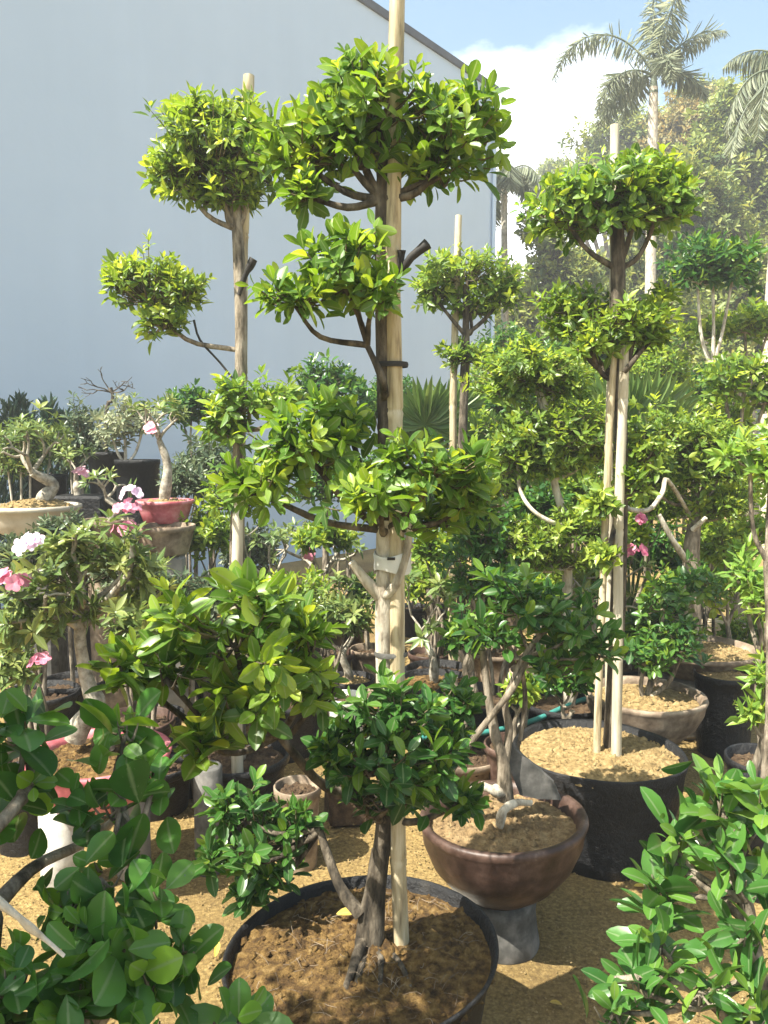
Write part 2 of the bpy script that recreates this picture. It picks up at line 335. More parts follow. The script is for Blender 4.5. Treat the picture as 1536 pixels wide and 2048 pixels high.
SPEC = {
    'main': dict(L=.052, k=8, ton=.05, asp=.46, mat='leaf_ficus'),
    'big': dict(L=.062, k=8, ton=.04, asp=.45, mat='leaf_ficus'),
    'mid': dict(ton=.07, L=.050, k=8, asp=.42, mat='leaf_small', kind='lance'),
    'deep': dict(L=.058, k=8, asp=.46, mat='leaf_deep'),
    'round': dict(L=.078, k=6, asp=.70, mat='leaf_round', kind='round', open=85, shut=40, fold=.05, curl=.10, gap=1.3, droop=.05, nmin=3),
    'fore': dict(L=.080, k=7, kind='blunt', curl=.2, asp=.42, mat='leaf_gloss', open=70, shut=25, gap=1.0, nmin=4),
    'fresh': dict(L=.075, k=9, asp=.30, mat='leaf_fresh', kind='lance'),
    'far': dict(ton=.10, L=.064, k=7, asp=.45, mat='leaf_small', kind='low'),
    'fardeep': dict(L=.066, k=7, asp=.45, mat='leaf_deep', kind='low'),
    'rose': dict(L=.075, k=9, asp=.36, mat='leaf_rose', open=85, shut=35, gap=.35, kind='lance'),
    'rosy': dict(L=.075, k=8, asp=.36, mat='leaf_rose', open=85, shut=35, gap=.4, kind='lance'),
    'pale': dict(L=.06, k=8, asp=.45, mat='leaf_pale', kind='low'),
    'grey': dict(L=.06, k=8, asp=.35, mat='leaf_grey', kind='low'),
}
def crown(parent, lobes, spec, rng, cov=7.0, name='crown', twig_r=.003, up=.5, inner=.42):
    """one crown part: leaf tufts on twigs through the volume of each lobe"""
    sp = SPEC[spec] if isinstance(spec, str) else spec
    mb = MB()
    for c, r in lobes:
        c = np.array(c); r = np.array(r)
        a = .55 * sp['L'] ** 2 * sp.get('asp', .42)
        n = max(sp.get('nmin', 8), int(cov * math.pi * (r[0] + r[1]) / 2 * r[2] / a / sp['k']))
        d = unit(rng.normal(0, 1, (int(n * 1.6), 3))); d = d[(d[:, 2] > -.8) & (rng.random(len(d)) < np.where(d[:, 2] < -.25, .45, 1))][:n]
        n = len(d)
        q = rng.random(3) * 6.28
        lump = 1 + .20 * np.sin(d[:, 0] * 4.5 + q[0]) * np.cos(d[:, 1] * 4 + q[1]) + .14 * np.sin(d[:, 2] * 7 + d[:, 0] * 6 + q[2]) + rng.normal(0, .11, n) + (rng.random(n) < .05) * rng.uniform(.1, .35, n)
        rad = (inner + (1 - inner) * np.sqrt(rng.random(n))) * lump
        # keep the tuft's own reach inside the lobe
        rr = np.maximum(r * 1.14 - sp['L'] * .45, r * .55)
        P = c + d * rr * rad[:, None]
        A = unit(d * .75 + np.array([0, 0, up]) + rng.normal(0, .38, (n, 3)))
        rosettes(mb, rng, P, A, sp)
        B = P - A * sp['L'] * .3; root = c + (P - c) * .35 + np.array([0, 0, -1]) * rr[2] * .35
        twigs(mb, root, B, twig_r)
    return mb.build(name, [sp['mat'], 'twig'], parent)
def lobe(px, py, rx, ry, Y, depth=None):
    s = mpp(py, Y); return (at(px, py, Y), (rx * s, (depth if depth else (rx + ry) / 2) * s, ry * s))
def limbs(mb, rng, start, lobes, r, mi=0, sub=5):
    for c, rad in lobes:
        c = np.array(c); st = np.array(start); e = c + np.array([0, 0, -rad[2] * .35])
        mid = (st + e) / 2 + np.array([0, 0, -.12 * np.linalg.norm(e - st)]) + rng.normal(0, .012, 3)
        tube(mb, [st, mid, e], r, r * .6, 8, 7, .1, rng, mi)
        for k in range(sub):
            d = unit(rng.normal(0, 1, 3)); d[2] = abs(d[2]) * .8
            q = e + d * np.array(rad) * .6
            tube(mb, [e, (e + q) / 2 + np.array([0, 0, -.02]), q], r * .5, r * .2, 6, 5, .1, rng, mi)

# ------------------------------------------------------------------ the setting
rng0 = np.random.default_rng(3)
def make_ground():
    xs = np.concatenate([-np.geomspace(400, 4.2, 14), np.linspace(-4, 4, 120), np.geomspace(4.2, 400, 14)])
    ys = np.concatenate([-np.geomspace(400, 1, 8), np.linspace(0, 9, 130), np.geomspace(9.3, 600, 16)])
    X, Yg = np.meshgrid(xs, ys, indexing='ij'); Z = np.zeros_like(X)
    for i in range(X.shape[0]):
        for j in range(X.shape[1]):
            x, y = X[i, j], Yg[i, j]
            if abs(x) < 4.1 and -.1 < y < 9.1:
                Z[i, j] = .012 * noise.noise(Vector((x * 2.2, y * 2.2, 0))) + .010 * noise.noise(Vector((x * 8, y * 8, 2)))
    nx, ny = X.shape
    i, j = np.meshgrid(np.arange(nx - 1), np.arange(ny - 1), indexing='ij')
    Fq = np.stack([i * ny + j, (i + 1) * ny + j, (i + 1) * ny + j + 1, i * ny + j + 1], -1).reshape(-1, 4)
    mb = MB(); mb.add(np.stack([X, Yg, Z], -1).reshape(-1, 3), Fq)
    o = mb.build('ground', 'sand_ground'); o['kind'] = 'structure'
make_ground()
def make_gravel():
    n = 26000; r = np.random.default_rng(8)
    x = r.uniform(-1.6, 1.8, n); y = r.uniform(1.4, 5.5, n)
    V0 = np.array([(-1, -.5, 0), (1, -.6, 0), (.9, .5, .1), (-.8, .6, 0), (0, 0, .9)]); s = r.uniform(.0022, .006, n); a = r.random(n) * 6.28
    ca, sa = np.cos(a), np.sin(a)
    V = np.stack([(V0[:, 0] * ca[:, None] - V0[:, 1] * sa[:, None]) * s[:, None] + x[:, None], (V0[:, 0] * sa[:, None] + V0[:, 1] * ca[:, None]) * s[:, None] + y[:, None], V0[None, :, 2] * s[:, None] + .004 + r.normal(0, .004, n)[:, None]], -1)
    T = np.array([(0, 1, 4), (1, 2, 4), (2, 3, 4), (3, 0, 4)])
    mb = MB(); mb.add(V.reshape(-1, 3), (T[None] + (np.arange(n) * 5)[:, None, None]).reshape(-1, 3))
    o = mb.build('gravel', 'soil_sand', smooth=False); o['kind'] = 'stuff'; o['label'] = 'loose sandy husks and grit over the yard ground'
make_gravel()
def make_building():
    D = 14.0; c = at(992, 200, D); az = R(39.4)
    d = np.array([math.sin(az), math.cos(az), 0]); n = np.array([math.cos(az), -math.sin(az), 0])
    top = at(984, 186, D)[2]; c[2] = 0
    th = thing('warehouse', 'tall plain pale grey blue painted building wall behind the plants', 'building', c)
    A = c; B = c - d * 34; back = -n * 14
    mb = MB(); q = [A, B, B + back, A + back]; V = np.array(q + [p + np.array([0, 0, top]) for p in q])
    # the long wall in panels of 2 m so that faint joints read
    mb.add(V, [[0, 1, 5, 4], [1, 2, 6, 5], [2, 3, 7, 6], [3, 0, 4, 7]])
    mb.build('wall', 'wall_paint', th, smooth=False)
    mb = MB(); e = .035; Z = np.array([0, 0, 1.])
    out = [A + n * e + d * e, B + n * e - d * e, B + back - n * e - d * e, A + back - n * e + d * e]
    V = np.array([p + Z * (top + .003) for p in out] + [p + Z * (top + .11) for p in out])
    mb.add(V, [[0, 1, 5, 4], [1, 2, 6, 5], [2, 3, 7, 6], [3, 0, 4, 7], [4, 5, 6, 7], [3, 2, 1, 0]])
    mb.build('roof_trim', 'roof_trim', th, smooth=False)
    mb = MB(); k = A + n * .05 - d * .10; tube(mb, [k + Z * .1, k + Z * (top - .1)], .035, .035, 8, 10, .0)
    mb.build('downpipe', 'wall_paint', th)
make_building()

# ------------------------------------------------------------------ pots, stakes
def pot(name, label, cat, c, prof, material, soil=None, soil_r=0, soil_z=0, wob=0, tilt=None, seed=1, group=None, dome=.02, bumps=.012):
    th = thing(name, label, cat, c, group)
    mb = MB(); lathe(mb, prof, c, 64, 0, wob, tilt, seed); mb.build('body', material, th)
    if soil:
        mb = MB(); disc(mb, np.array(c) + np.array([0, 0, soil_z]), soil_r, bumps, seed, dome=dome, tilt=tilt); mb.build('soil', soil, th)
    return th
def prof_nursery(r, h, t=.006):
    return [(r * .82, 0), (r * .86, h * .3), (r * .93, h * .8), (r, h - .03), (r * 1.03, h - .028), (r * 1.03, h), (r * 1.0, h + .004), (r - t, h), (r * .92, h * .75), (r * .85, h * .35), (0.001, h * .33)]
def prof_bowl(r, h, t=.018):
    return [(r * .42, 0), (r * .46, h * .03), (r * .66, h * .18), (r * .85, h * .42), (r * .965, h * .70), (r * .985, h * .86), (r * 1.0, h * .89), (r * 1.02, h * .95), (r * 1.0, h), (r - t, h * .995), (r - t * 1.6, h * .9), (r * .85, h * .6), (r * .5, h * .35), (.001, h * .34)]
def prof_tray(r, h, t=.015):
    return [(r * .72, 0), (r * .76, h * .05), (r * .88, h * .5), (r * .95, h * .80), (r * 1.01, h * .84), (r * 1.01, h), (r * .99, h * 1.01), (r - t, h), (r * .86, h * .5), (.001, h * .45)]
def prof_cyl(r, h):
    b_ = .008
    return [(r - b_, 0), (r, b_), (r, h - b_), (r - b_, h), (r * .5, h + .001), (.001, h + .001)]
def stake(label, p0, p1, r, material='bamboo', group='bamboo and wood stakes', name='bamboo_stake', seed=1, gap=.24):
    rng = np.random.default_rng(seed); p0, p1 = np.array(p0, float), np.array(p1, float)
    Lg = np.linalg.norm(p1 - p0); d = (p1 - p0) / Lg; n = max(2, int(Lg / gap)); P = [p0]; rad = [r * 1.05]
    u = unit(np.cross(d, [0, 1., .1])); mb = MB(); sides = 10
    S = []; s_ = 0
    while s_ < Lg:
        S += [(s_, 1.0), (min(s_ + gap * .9, Lg), .96), (min(s_ + gap * .95, Lg), 1.10), (min(s_ + gap * .975, Lg), .95), (min(s_ + gap * .985, Lg), 1.08)]
        s_ += gap * rng.uniform(.9, 1.1)
    S = sorted(S); S = [S[0]] + [b for a, b in zip(S, S[1:]) if b[0] - a[0] > .0008]
    v = np.cross(d, u); V = []; a = np.arange(sides) / sides * 6.2832; q1, q2 = rng.random(2) * 6
    for s, m_ in S:
        k = s / Lg; bend = (u * (math.sin(k * 3.1 + q1 * .2) * .005 + math.sin(k * 11 + q2) * .0018) + v * math.sin(k * 5 + q2) * .004) * Lg
        rr = r * m_ * (1.06 - .14 * k)
        V.append(p0 + d * s + bend - 0 + np.outer(np.cos(a) * rr, u) + np.outer(np.sin(a) * rr, v))
    V = np.array(V).reshape(-1, 3); k = len(S)
    i, j = np.meshgrid(np.arange(k - 1), np.arange(sides), indexing='ij'); j2 = (j + 1) % sides
    mb.add(V, np.stack([i * sides + j, i * sides + j2, (i + 1) * sides + j2, (i + 1) * sides + j], -1).reshape(-1, 4))
    mb.add(V[-sides:], [list(range(sides))]); mb.add(V[:sides], [list(range(sides))[::-1]])
    o = mb.build(name, material, origin=tuple(p0)); return tag(o, label, 'stake', group)
def tie(parent, c, r, h=.02, material='tie_black', name='tie'):
    mb = MB(); lathe(mb, [(r, 0), (r * 1.12, h * .3), (r * 1.12, h * .7), (r, h)], c, 16, wob=.06); return mb.build(name, material, parent)
def plant(name, label, cat, base, group=None): return thing(name, label, cat, base, group)

# ================================================================== MAIN TOPIARY
YM = 1.75
POTC = at(722, 1955, YM); POTC[2] = 0
def main_tree():
    rng = np.random.default_rng(11); zs = .325
    pot('nursery_pot', 'wide black plastic pot of brown fibre soil under the central topiary', 'plant pot', tuple(POTC), [(.26, 0), (.275, .1), (.305, .3), (.318, .342), (.323, .345), (.326, .352), (.323, .357), (.317, .355), (.312, .345), (.30, .28), (.001, .27)], 'plastic_black', 'soil_fibre', .311, .325, wob=.010, seed=4, dome=.022, bumps=.018, tilt=(.055, -.02))
    zs = .335; base = np.array([at(742, 1905, YM + .03)[0], YM + .03, zs])
    th = plant('topiary_tree', 'tall central topiary ficus with stacked leaf clouds, its trunk tied to bamboo', 'tree', base)
    T = lambda x, y, dy=0: at(x, y, YM + .03 + dy)
    mb = MB()
    trunk = [base - [0, 0, .04], T(752, 1790), T(768, 1650), T(772, 1500), T(770, 1350), T(768, 1200), T(768, 1080), T(770, 930), T(768, 780), T(764, 620), T(762, 450), T(766, 320), T(772, 240)]
    tube(mb, trunk, 0, 0, 60, 12, .1, rng, radii=[.036, .026, .021, .019, .0185, .018, .017, .016, .015, .014, .013, .012, .007])
    # second stem and surface roots
    tube(mb, [T(722, 1930) - [0, 0, .02], T(728, 1860), T(742, 1790), T(758, 1700)], .022, .016, 14, 9, .12, rng)
    for (a_, b_, c_, r_) in (((728, 1880), (706, 1960), (668, 2040), .020), ((735, 1900), (722, 1985), (690, 2060), .012), ((770, 1900), (806, 1950), (840, 1990), .012), ((752, 1890), (762, 1965), (752, 2050), .012)):
        q0, q1, q2 = T(*a_), T(*b_, -.10), T(*c_, -.22); q1[2] = .352; q2[2] = .322; tube(mb, [q0, q1, q2], r_, r_ * .22, 14, 8, .2, rng)
    mb.build('trunk', 'bark_dark', th)
    mb = MB()   # pale pruned forks, plus a trunk sleeve with sunlit tone in its colour
    tube(mb, [T(768, 1200), T(735, 1165, -.01), T(703, 1124, -.02)], .017, .009, 8, 8, .08, rng)
    tube(mb, [T(768, 1195, -.005), T(792, 1168, -.030), T(814, 1105, -.028), T(822, 1020, -.02)], .013, .007, 8, 8, .08, rng)
    tube(mb, [T(770, 1365), T(768, 1290), T(768, 1200), T(769, 1130), T(770, 1040)], .0215, .0190, 10, 12, .05, rng)
    mb.build('fork', 'bark_pale', th)
    # crowns
    Y0 = YM + .03
    c1 = [lobe(745, 215, 175, 100, Y0), lobe(900, 265, 120, 105, Y0), lobe(600, 290, 115, 85, Y0), lobe(610, 370, 60, 60, Y0 - .05), lobe(880, 330, 90, 65, Y0), lobe(720, 160, 70, 55, Y0), lobe(700, 300, 110, 70, Y0)]
    c2 = [lobe(690, 545, 120, 85, Y0 - .1), lobe(590, 590, 100, 60, Y0 - .14), lobe(755, 575, 70, 70, Y0 - .12), lobe(700, 480, 70, 50, Y0 - .08)]
    c3 = [lobe(625, 890, 125, 100, Y0 - .02), lobe(860, 930, 125, 85, Y0 - .08), lobe(760, 985, 110, 70, Y0 - .14), lobe(520, 960, 90, 70, Y0 - .02), lobe(935, 985, 80, 70, Y0 - .02), lobe(700, 845, 65, 55, Y0), lobe(880, 1030, 70, 40, Y0)]
    c4 = [lobe(470, 1250, 180, 110, 1.38), lobe(330, 1330, 120, 80, 1.33), lobe(560, 1330, 120, 90, 1.42), lobe(470, 1400, 120, 70, 1.38), lobe(500, 1180, 90, 60, 1.38), lobe(400, 1470, 40, 45, 1.4), lobe(240, 1320, 60, 40, 1.34), lobe(620, 1260, 60, 60, 1.44), lobe(640, 1370, 55, 45, 1.44)]
    c5 = [lobe(800, 1420, 115, 85, Y0 - .12), lobe(760, 1510, 130, 85, Y0 - .16), lobe(860, 1530, 75, 75, Y0 - .1), lobe(780, 1590, 90, 55, Y0 - .12), lobe(890, 1390, 70, 55, Y0), lobe(690, 1535, 65, 40, Y0 - .14), lobe(905, 1475, 50, 45, Y0 - .06), lobe(930, 1395, 45, 35, Y0), lobe(705, 1440, 55, 45, Y0 - .12), lobe(660, 1490, 45, 30, Y0 - .16), lobe(930, 1590, 35, 40, Y0 - .06)]
    c6 = [lobe(520, 1665, 100, 85, 1.9), lobe(470, 1610, 70, 55, 1.9), lobe(550, 1735, 80, 55, 1.92), lobe(600, 1640, 50, 50, 1.88), lobe(430, 1700, 50, 45, 1.9), lobe(500, 1780, 50, 35, 1.92)]
    mb = MB()
    def br(*calls):
        mb = MB()
        for st_, lb_, r_, n_ in calls: limbs(mb, rng, st_, lb_, r_, sub=n_)
        mb.build('branch', 'bark_dark', th)
    h2 = T(735, 690, -.05); br((T(764, 400), c1, .010, 5)); br((T(768, 800), [(h2, np.full(3, .01))], .011, 0), (h2, c2, .007, 3)); br((T(770, 1060), c3, .010, 4))
    h6 = T(640, 1660, .08); br((T(722, 1830, -.01), [(h6, np.full(3, .01))], .017, 0), (h6, c6, .008, 3))
    br((T(772, 1640), c5, .010, 5)); h4 = T(560, 1470, -.2); br((T(765, 1600), [(h4, np.full(3, .01))], .014, 0), (h4, c4, .008, 4))
    for k, (c, sp, cv) in enumerate(((c1, 'main', 6.6), (c2, 'main', 6), (c3, 'main', 6.2), (c4, 'big', 4.6), (c5, 'deep', 4.2), (c6, 'deep', 4))):  # lower crowns: darker leaf colour stands in for their deeper shade
        crown(th, c, sp, rng, cv)
    # dark cut stub beside the second crown
    mb = MB(); tube(mb, [T(782, 570), T(806, 540, -.02), T(822, 515, -.03), T(856, 488, -.03)], .006, .011, 8, 7, .2, rng); tube(mb, [T(800, 548, -.01), T(803, 500, -.02)], .005, .009, 5, 7, .2, rng)
    mb.build('cut_stub', 'tie_black', th)
    # the stake and what binds it
    p0 = T(806, 1900, .0); p0[2] = zs - .1; p1 = T(793, -120, .0)
    stake('thick pale bamboo pole tied along the central topiary trunk', p0, p1, .0185, 'bamboo', seed=5, gap=.34)
    w_ = thing('binding_tape', 'white tape wrapped round central trunk and pole above the fork', 'tape', T(785, 1125))
    mb = MB(); c = T(785, 1125) - [0, 0, .02]
    a = np.arange(24) / 24 * 6.2832; V = []
    for z, m_ in ((0, 1.0), (.006, 1.05), (.02, 1.02), (.034, 1.06), (.042, 1.0)):
        V.append(np.stack([np.cos(a) * .042 * m_, np.sin(a) * .033 * m_, z + .006 * np.sin(a * 2 + z * 60)], -1) + c)
    V = np.array(V).reshape(-1, 3); mb.add(V, [[i * 24 + j, i * 24 + (j + 1) % 24, (i + 1) * 24 + (j + 1) % 24, (i + 1) * 24 + j] for i in range(4) for j in range(24)])
    mb.build('band', 'tape', w_)
    mb = MB(); box(mb, T(782, 1112) + [0, -.037, -.004], (.018, .004, .006)); mb.build('knot', 'tie_black', w_)
    for y in (1312, 735):
        t_ = thing('binding_tie', {1312: 'grey tie around the central trunk and pole above the lower crown', 735: 'thin tie round central trunk and pole below the second crown'}[y], 'tie', T(785, y), 'ties on the central pole')
        mb = MB(); V = np.concatenate([np.stack([np.cos(a) * .038 * m_, np.sin(a) * .027 * m_, np.full(24, z)], -1) + T(782, y) for z, m_ in ((0, 1), (.006, 1.05), (.012, 1))])
        mb.add(V, [[i * 24 + j, i * 24 + (j + 1) % 24, (i + 1) * 24 + (j + 1) % 24, (i + 1) * 24 + j] for i in range(2) for j in range(24)]); mb.build('band', 'stone_grey' if y == 1312 else 'tie_black', t_)
    # straws and roots lying on the soil
    mb = MB()
    for k in range(170):
        a_, r_ = rng.random() * 6.28, .28 * math.sqrt(rng.random()); p = POTC + np.array([r_ * math.cos(a_), r_ * math.sin(a_), 0.358 - .25 * r_ ** 2 + .055 * r_ * math.cos(a_)]); d = rng.normal(0, 1, 3); d[2] *= .3; d = unit(d) * rng.uniform(.008, .03)
        tube(mb, [p - d, p + rng.normal(0, .004, 3) + [0, 0, .002], p + d], .0007, .0004, 4, 4, 0, rng)
    o = mb.build('straw', 'clay_old', origin=tuple(POTC)); o['kind'] = 'stuff'; o['label'] = 'dry root fibres scattered on the soil of the central pot'
    mb = MB(); p = at(672, 1838, YM + .12); p[2] = .362
    leaves(mb, np.array([p]), np.array([[1., .2, .1]]), np.array([[0, -.3, 1.]]), np.array([.055]), np.array([.026]), np.array([.9]))
    tag(mb.build('fallen_leaf', 'leaf_dry', origin=tuple(p)), 'yellow fallen leaf lying on the soil of the central pot', 'leaf')
main_tree()

# ================================================================== LEFT STAKED TREE (behind)
def staked_tree(name, label, Y, base_px, trunk_px, radii, crowns, forks, seed, bark='bark', trunk_name='trunk', group=None, zb=.3, limb_r=.014):
    rng = np.random.default_rng(seed)
    b = at(base_px[0], base_px[1], Y); b[2] = zb
    th = plant(name, label, 'tree', b, group)
    mb = MB(); pts = [b] + [at(x, y, Y + (q[0] if q else 0)) for x, y, *q in trunk_px]
    tube(mb, pts, 0, 0, 8 * len(pts), 10, .1, rng, radii=radii); mb.build('trunk', bark, th)
    for (sx, sy), lb in forks:
        mb = MB(); limbs(mb, rng, at(sx, sy, Y), lb, limb_r); mb.build('branch', bark, th)
    for lb, sp, cv in crowns: crown(th, lb, sp, rng, cv)
    return th
Y = 3.0
a1 = [lobe(430, 300, 125, 95, Y), lobe(370, 340, 75, 75, Y), lobe(500, 300, 80, 95, Y), lobe(450, 390, 90, 45, Y), lobe(420, 235, 80, 40, Y)]
a2 = [lobe(300, 575, 95, 70, Y), lobe(320, 640, 65, 45, Y - .03), lobe(365, 580, 50, 55, Y), lobe(255, 560, 55, 50, Y)]
a3 = [lobe(500, 800, 95, 50, Y - .1), lobe(450, 850, 60, 50, Y - .1), lobe(470, 985, 70, 60, Y - .05), lobe(560, 800, 50, 40, Y)]
tr = staked_tree('topiary_tree', 'left topiary with a high ball crown and a smaller puff on a side branch', Y, (474, 1420),
    [(474, 1200), (476, 1000), (480, 800), (482, 640), (478, 520), (474, 440), (470, 330)], [.035, .03, .026, .025, .025, .022, .02, .012],
    [(a1, dict(SPEC['mid'], L=.052), 7.5), (a2, 'mid', 6.2), (a3, dict(SPEC['mid'], mat='leaf_ficus', L=.056), 7)], [((475, 460), a1), ((476, 700), a2[:1]), ((305, 600), a2[1:]), ((478, 860), a3)], 21, limb_r=.011)
mb = MB(); rng = np.random.default_rng(5)
tube(mb, [at(478, 590, Y - .03), at(490, 552, Y - .04), at(508, 518, Y - .05)], .008, .016, 8, 7, .25, rng); mb.build('cut_stub', 'tie_black', tr)
mb = MB(); tube(mb, [at(388, 640, Y), at(400, 680, Y), at(440, 725, Y), at(466, 758, Y)], .005, .004, 10, 5, .1, rng); mb.build('tie_wire', 'tie_black', tr)
stake('slim pale pole rising behind the left topiary ball crown', at(474, 1420, Y + .04) * [1, 1, 0] + [0, 0, .28], at(497, 150, Y + .04), .024, 'bamboo', seed=7, gap=.5)
stake('bare pale post under the left topiary, cut below its lower foliage', at(474, 1420, Y - .12) * [1, 1, 0] + [0, 0, .25], at(474, 985, Y - .12), .022, 'bamboo_pale', seed=8, gap=.4)
pb = at(474, 1420, Y); pot('nursery_pot', 'black nursery pot holding the left staked topiary, half hidden by leaves', 'plant pot', (pb[0], pb[1], 0), prof_nursery(.2, .32), 'plastic_black', 'soil_dark', .185, .28, seed=9)

# ================================================================== RIGHT TOPIARY IN THE SAND POT
Y = 2.9
SP = at(1195, 1505, Y); SP[2] = 0
pot('nursery_bag', 'black plastic nursery bag filled with pale sand under the right staked topiary', 'plant bag', tuple(SP), [(.27, 0), (.285, .05), (.275, .14), (.30, .24), (.31, .34), (.318, .378), (.315, .385), (.300, .378), (.285, .30), (.001, .28)], 'plastic_black', 'soil_sand', .297, .355, wob=.025, seed=12, dome=.03, bumps=.014)
a1 = [lobe(1225, 385, 130, 75, Y), lobe(1130, 415, 85, 65, Y), lobe(1320, 395, 85, 70, Y), lobe(1240, 430, 130, 50, Y), lobe(1280, 345, 70, 40, Y)]
a2 = [lobe(1160, 610, 85, 50, Y + .1), lobe(1270, 640, 75, 50, Y - .05), lobe(1220, 660, 90, 40, Y), lobe(1130, 650, 50, 35, Y + .1), lobe(1320, 600, 50, 40, Y), lobe(1300, 670, 55, 35, Y - .05), lobe(1180, 690, 50, 35, Y - .06)]
a3 = [lobe(1290, 890, 60, 60, Y + .05), lobe(1262, 960, 45, 45, Y), lobe(1200, 1010, 50, 45, Y - .12), lobe(1212, 1105, 42, 36, Y - .14)]
tr = staked_tree('topiary_tree', 'right topiary with a broad flat top crown, rising from the sand filled bag', Y, (1222, 1500), [(1232, 1300), (1240, 1100), (1243, 900), (1238, 720), (1236, 600), (1236, 480), (1235, 400)],
    [.034, .028, .026, .025, .026, .027, .025, .014], [(a1, dict(SPEC['main'], L=.056, ton=.06), 7), (a2, 'mid', 6), (a3, 'mid', 6.5)], [((1236, 540), a1), ((1238, 760), a2), ((1243, 1000), a3)], 31, bark='bark_dark', zb=.34, limb_r=.012)
z0 = [0, 0, .33]
stake('pale wooden stake behind the right topiary, its tip above the crown', at(1226, 1490, Y + .05) * [1, 1, 0] + z0, at(1226, 252, Y + .05), .019, 'bamboo_pale', seed=14, gap=.6)
stake('cream stake tied in front of the right topiary trunk', at(1236, 1500, Y - .06) * [1, 1, 0] + z0, at(1246, 690, Y - .04), .019, 'bamboo_pale', seed=15, gap=.45)
stake('cream stake on the left of the right topiary trunk', at(1196, 1495, Y - .04) * [1, 1, 0] + z0, at(1226, 690, Y - .02), .014, 'bamboo', seed=16, gap=.45)

# ================================================================== BROWN BOWL ON PEDESTAL
Y = 2.30
BP = at(1005, 1640, Y); BZ = .165; BP[2] = BZ
pot('bonsai_bowl', 'large round brown glazed bowl on a stone block, right of the central trunk', 'bowl', tuple(BP), prof_bowl(.253, .25), 'terracotta', 'soil_bowl', .222, .210, seed=3, tilt=(.05, -.02), dome=.02, bumps=.02)
def pedestal(label, c, s, material='stone_grey', rz=0, seed=1, group='stone pedestals under the pots'):
    mb = MB(); box(mb, c, s, 0, rz, min(s) * .09, .003, seed); return tag(mb.build('pedestal_block', material, origin=tuple(c), smooth=False), label, 'pedestal', group)
mb = MB(); lathe(mb, [(.115, 0), (.12, .01), (.112, .06), (.105, .12), (.108, BZ - .002), (.0005, BZ - .001)], (BP[0] + .0, Y, 0), 40, wob=.02)
tag(mb.build('pedestal', 'stone_grey', origin=(BP[0], Y, 0)), 'round dark stone foot carrying the large brown bowl', 'pedestal')
pedestal('pale concrete block standing at the left of the stone foot of the brown bowl', (BP[0] - .135, Y - .03, 0), (.11, .15, .135), 'concrete_white', .4, 4)
def bowl_tree():
    rng = np.random.default_rng(41); b = at(1005, 1590, Y); b[2] = .385
    th = plant('bonsai_tree', 'thin multi stemmed bonsai with glossy crown growing in the brown bowl', 'tree', b)
    T = lambda x, y, d=0: at(x, y, Y + d)
    mb = MB()
    tube(mb, [T(1012, 1600), T(1006, 1520), T(990, 1470), T(975, 1380), T(965, 1300)], .024, .009, 20, 9, .15, rng)
    tube(mb, [T(1008, 1540), T(1018, 1460), T(1012, 1400), T(1050, 1310), T(1090, 1260)], .014, .007, 18, 8, .15, rng)
    tube(mb, [T(905, 1540, -.04), T(945, 1480, -.04), T(1000, 1410, -.03), T(1030, 1370, -.02), T(1060, 1310)], .010, .009, 18, 8, .15, rng)
    tube(mb, [T(1040, 1480, .03), T(1050, 1400, .03), T(1040, 1330, .02), T(1010, 1280)], .008, .006, 14, 7, .15, rng)
    tube(mb, [T(935, 1360, -.02), T(930, 1330, -.02), T(940, 1300)], .008, .006, 8, 7, .15, rng)
    mb.build('trunk', 'bark', th)
    mb = MB()
    tube(mb, [T(1000, 1650, -.07), T(1006, 1622, -.09), T(1030, 1606, -.07), T(1062, 1606, -.04)], .016, .009, 16, 9, .25, rng)
    tube(mb, [T(1004, 1585), T(985, 1580, -.02), T(955, 1572, -.02), T(932, 1596, -.03)], .020, .009, 14, 9, .3, rng)
    mb.build('surface_root', 'bark_pale', th)
    c = [lobe(1060, 1200, 120, 75, Y), lobe(1150, 1250, 90, 70, Y - .02), lobe(1000, 1260, 80, 60, Y + .02), lobe(1110, 1320, 90, 55, Y), lobe(1190, 1300, 55, 50, Y - .04), lobe(1020, 1160, 70, 45, Y + .05)]
    mb = MB(); limbs(mb, rng, T(1060, 1310), c, .006, sub=3); mb.build('branch', 'bark', th)
    crown(th, c, dict(SPEC['deep'], L=.062), rng, 3.7)
    # grey slate chip standing in the soil
    mb = MB(); Q = [(1018, 1475), (1030, 1500), (1068, 1530), (1108, 1565), (1122, 1600), (1075, 1598), (1040, 1590), (1020, 1540)]
    F0 = [T(x, y, .015) for x, y in Q]; B0 = [p + np.array([.003, .016, 0]) for p in F0]; n = len(Q)
    mb.add(F0 + B0, [[i, (i + 1) % n, n + (i + 1) % n, n + i] for i in range(n)]); mb.add(F0, [list(range(n))[::-1]]); mb.add(B0, [list(range(n))])
    tag(mb.build('slate_chip', 'stone_grey', origin=tuple(F0[5]), smooth=False), 'pointed grey slate chip stuck upright in the brown bowl soil', 'stone')
bowl_tree()
def hose():
    mb = MB(); rng = np.random.default_rng(2)
    P = [at(840, 1475, 3.25), at(905, 1470, 3.3), at(985, 1462, 3.35), at(1070, 1440, 3.5), at(1150, 1405, 3.7), at(1230, 1380, 3.9)]
    for p in P: p[2] = max(.014, p[2])
    tube(mb, P, .013, .013, 40, 8, 0, rng)
    tag(mb.build('garden_hose', 'hose', origin=tuple(P[0])), 'teal garden hose running behind the brown bowl', 'hose')
hose()

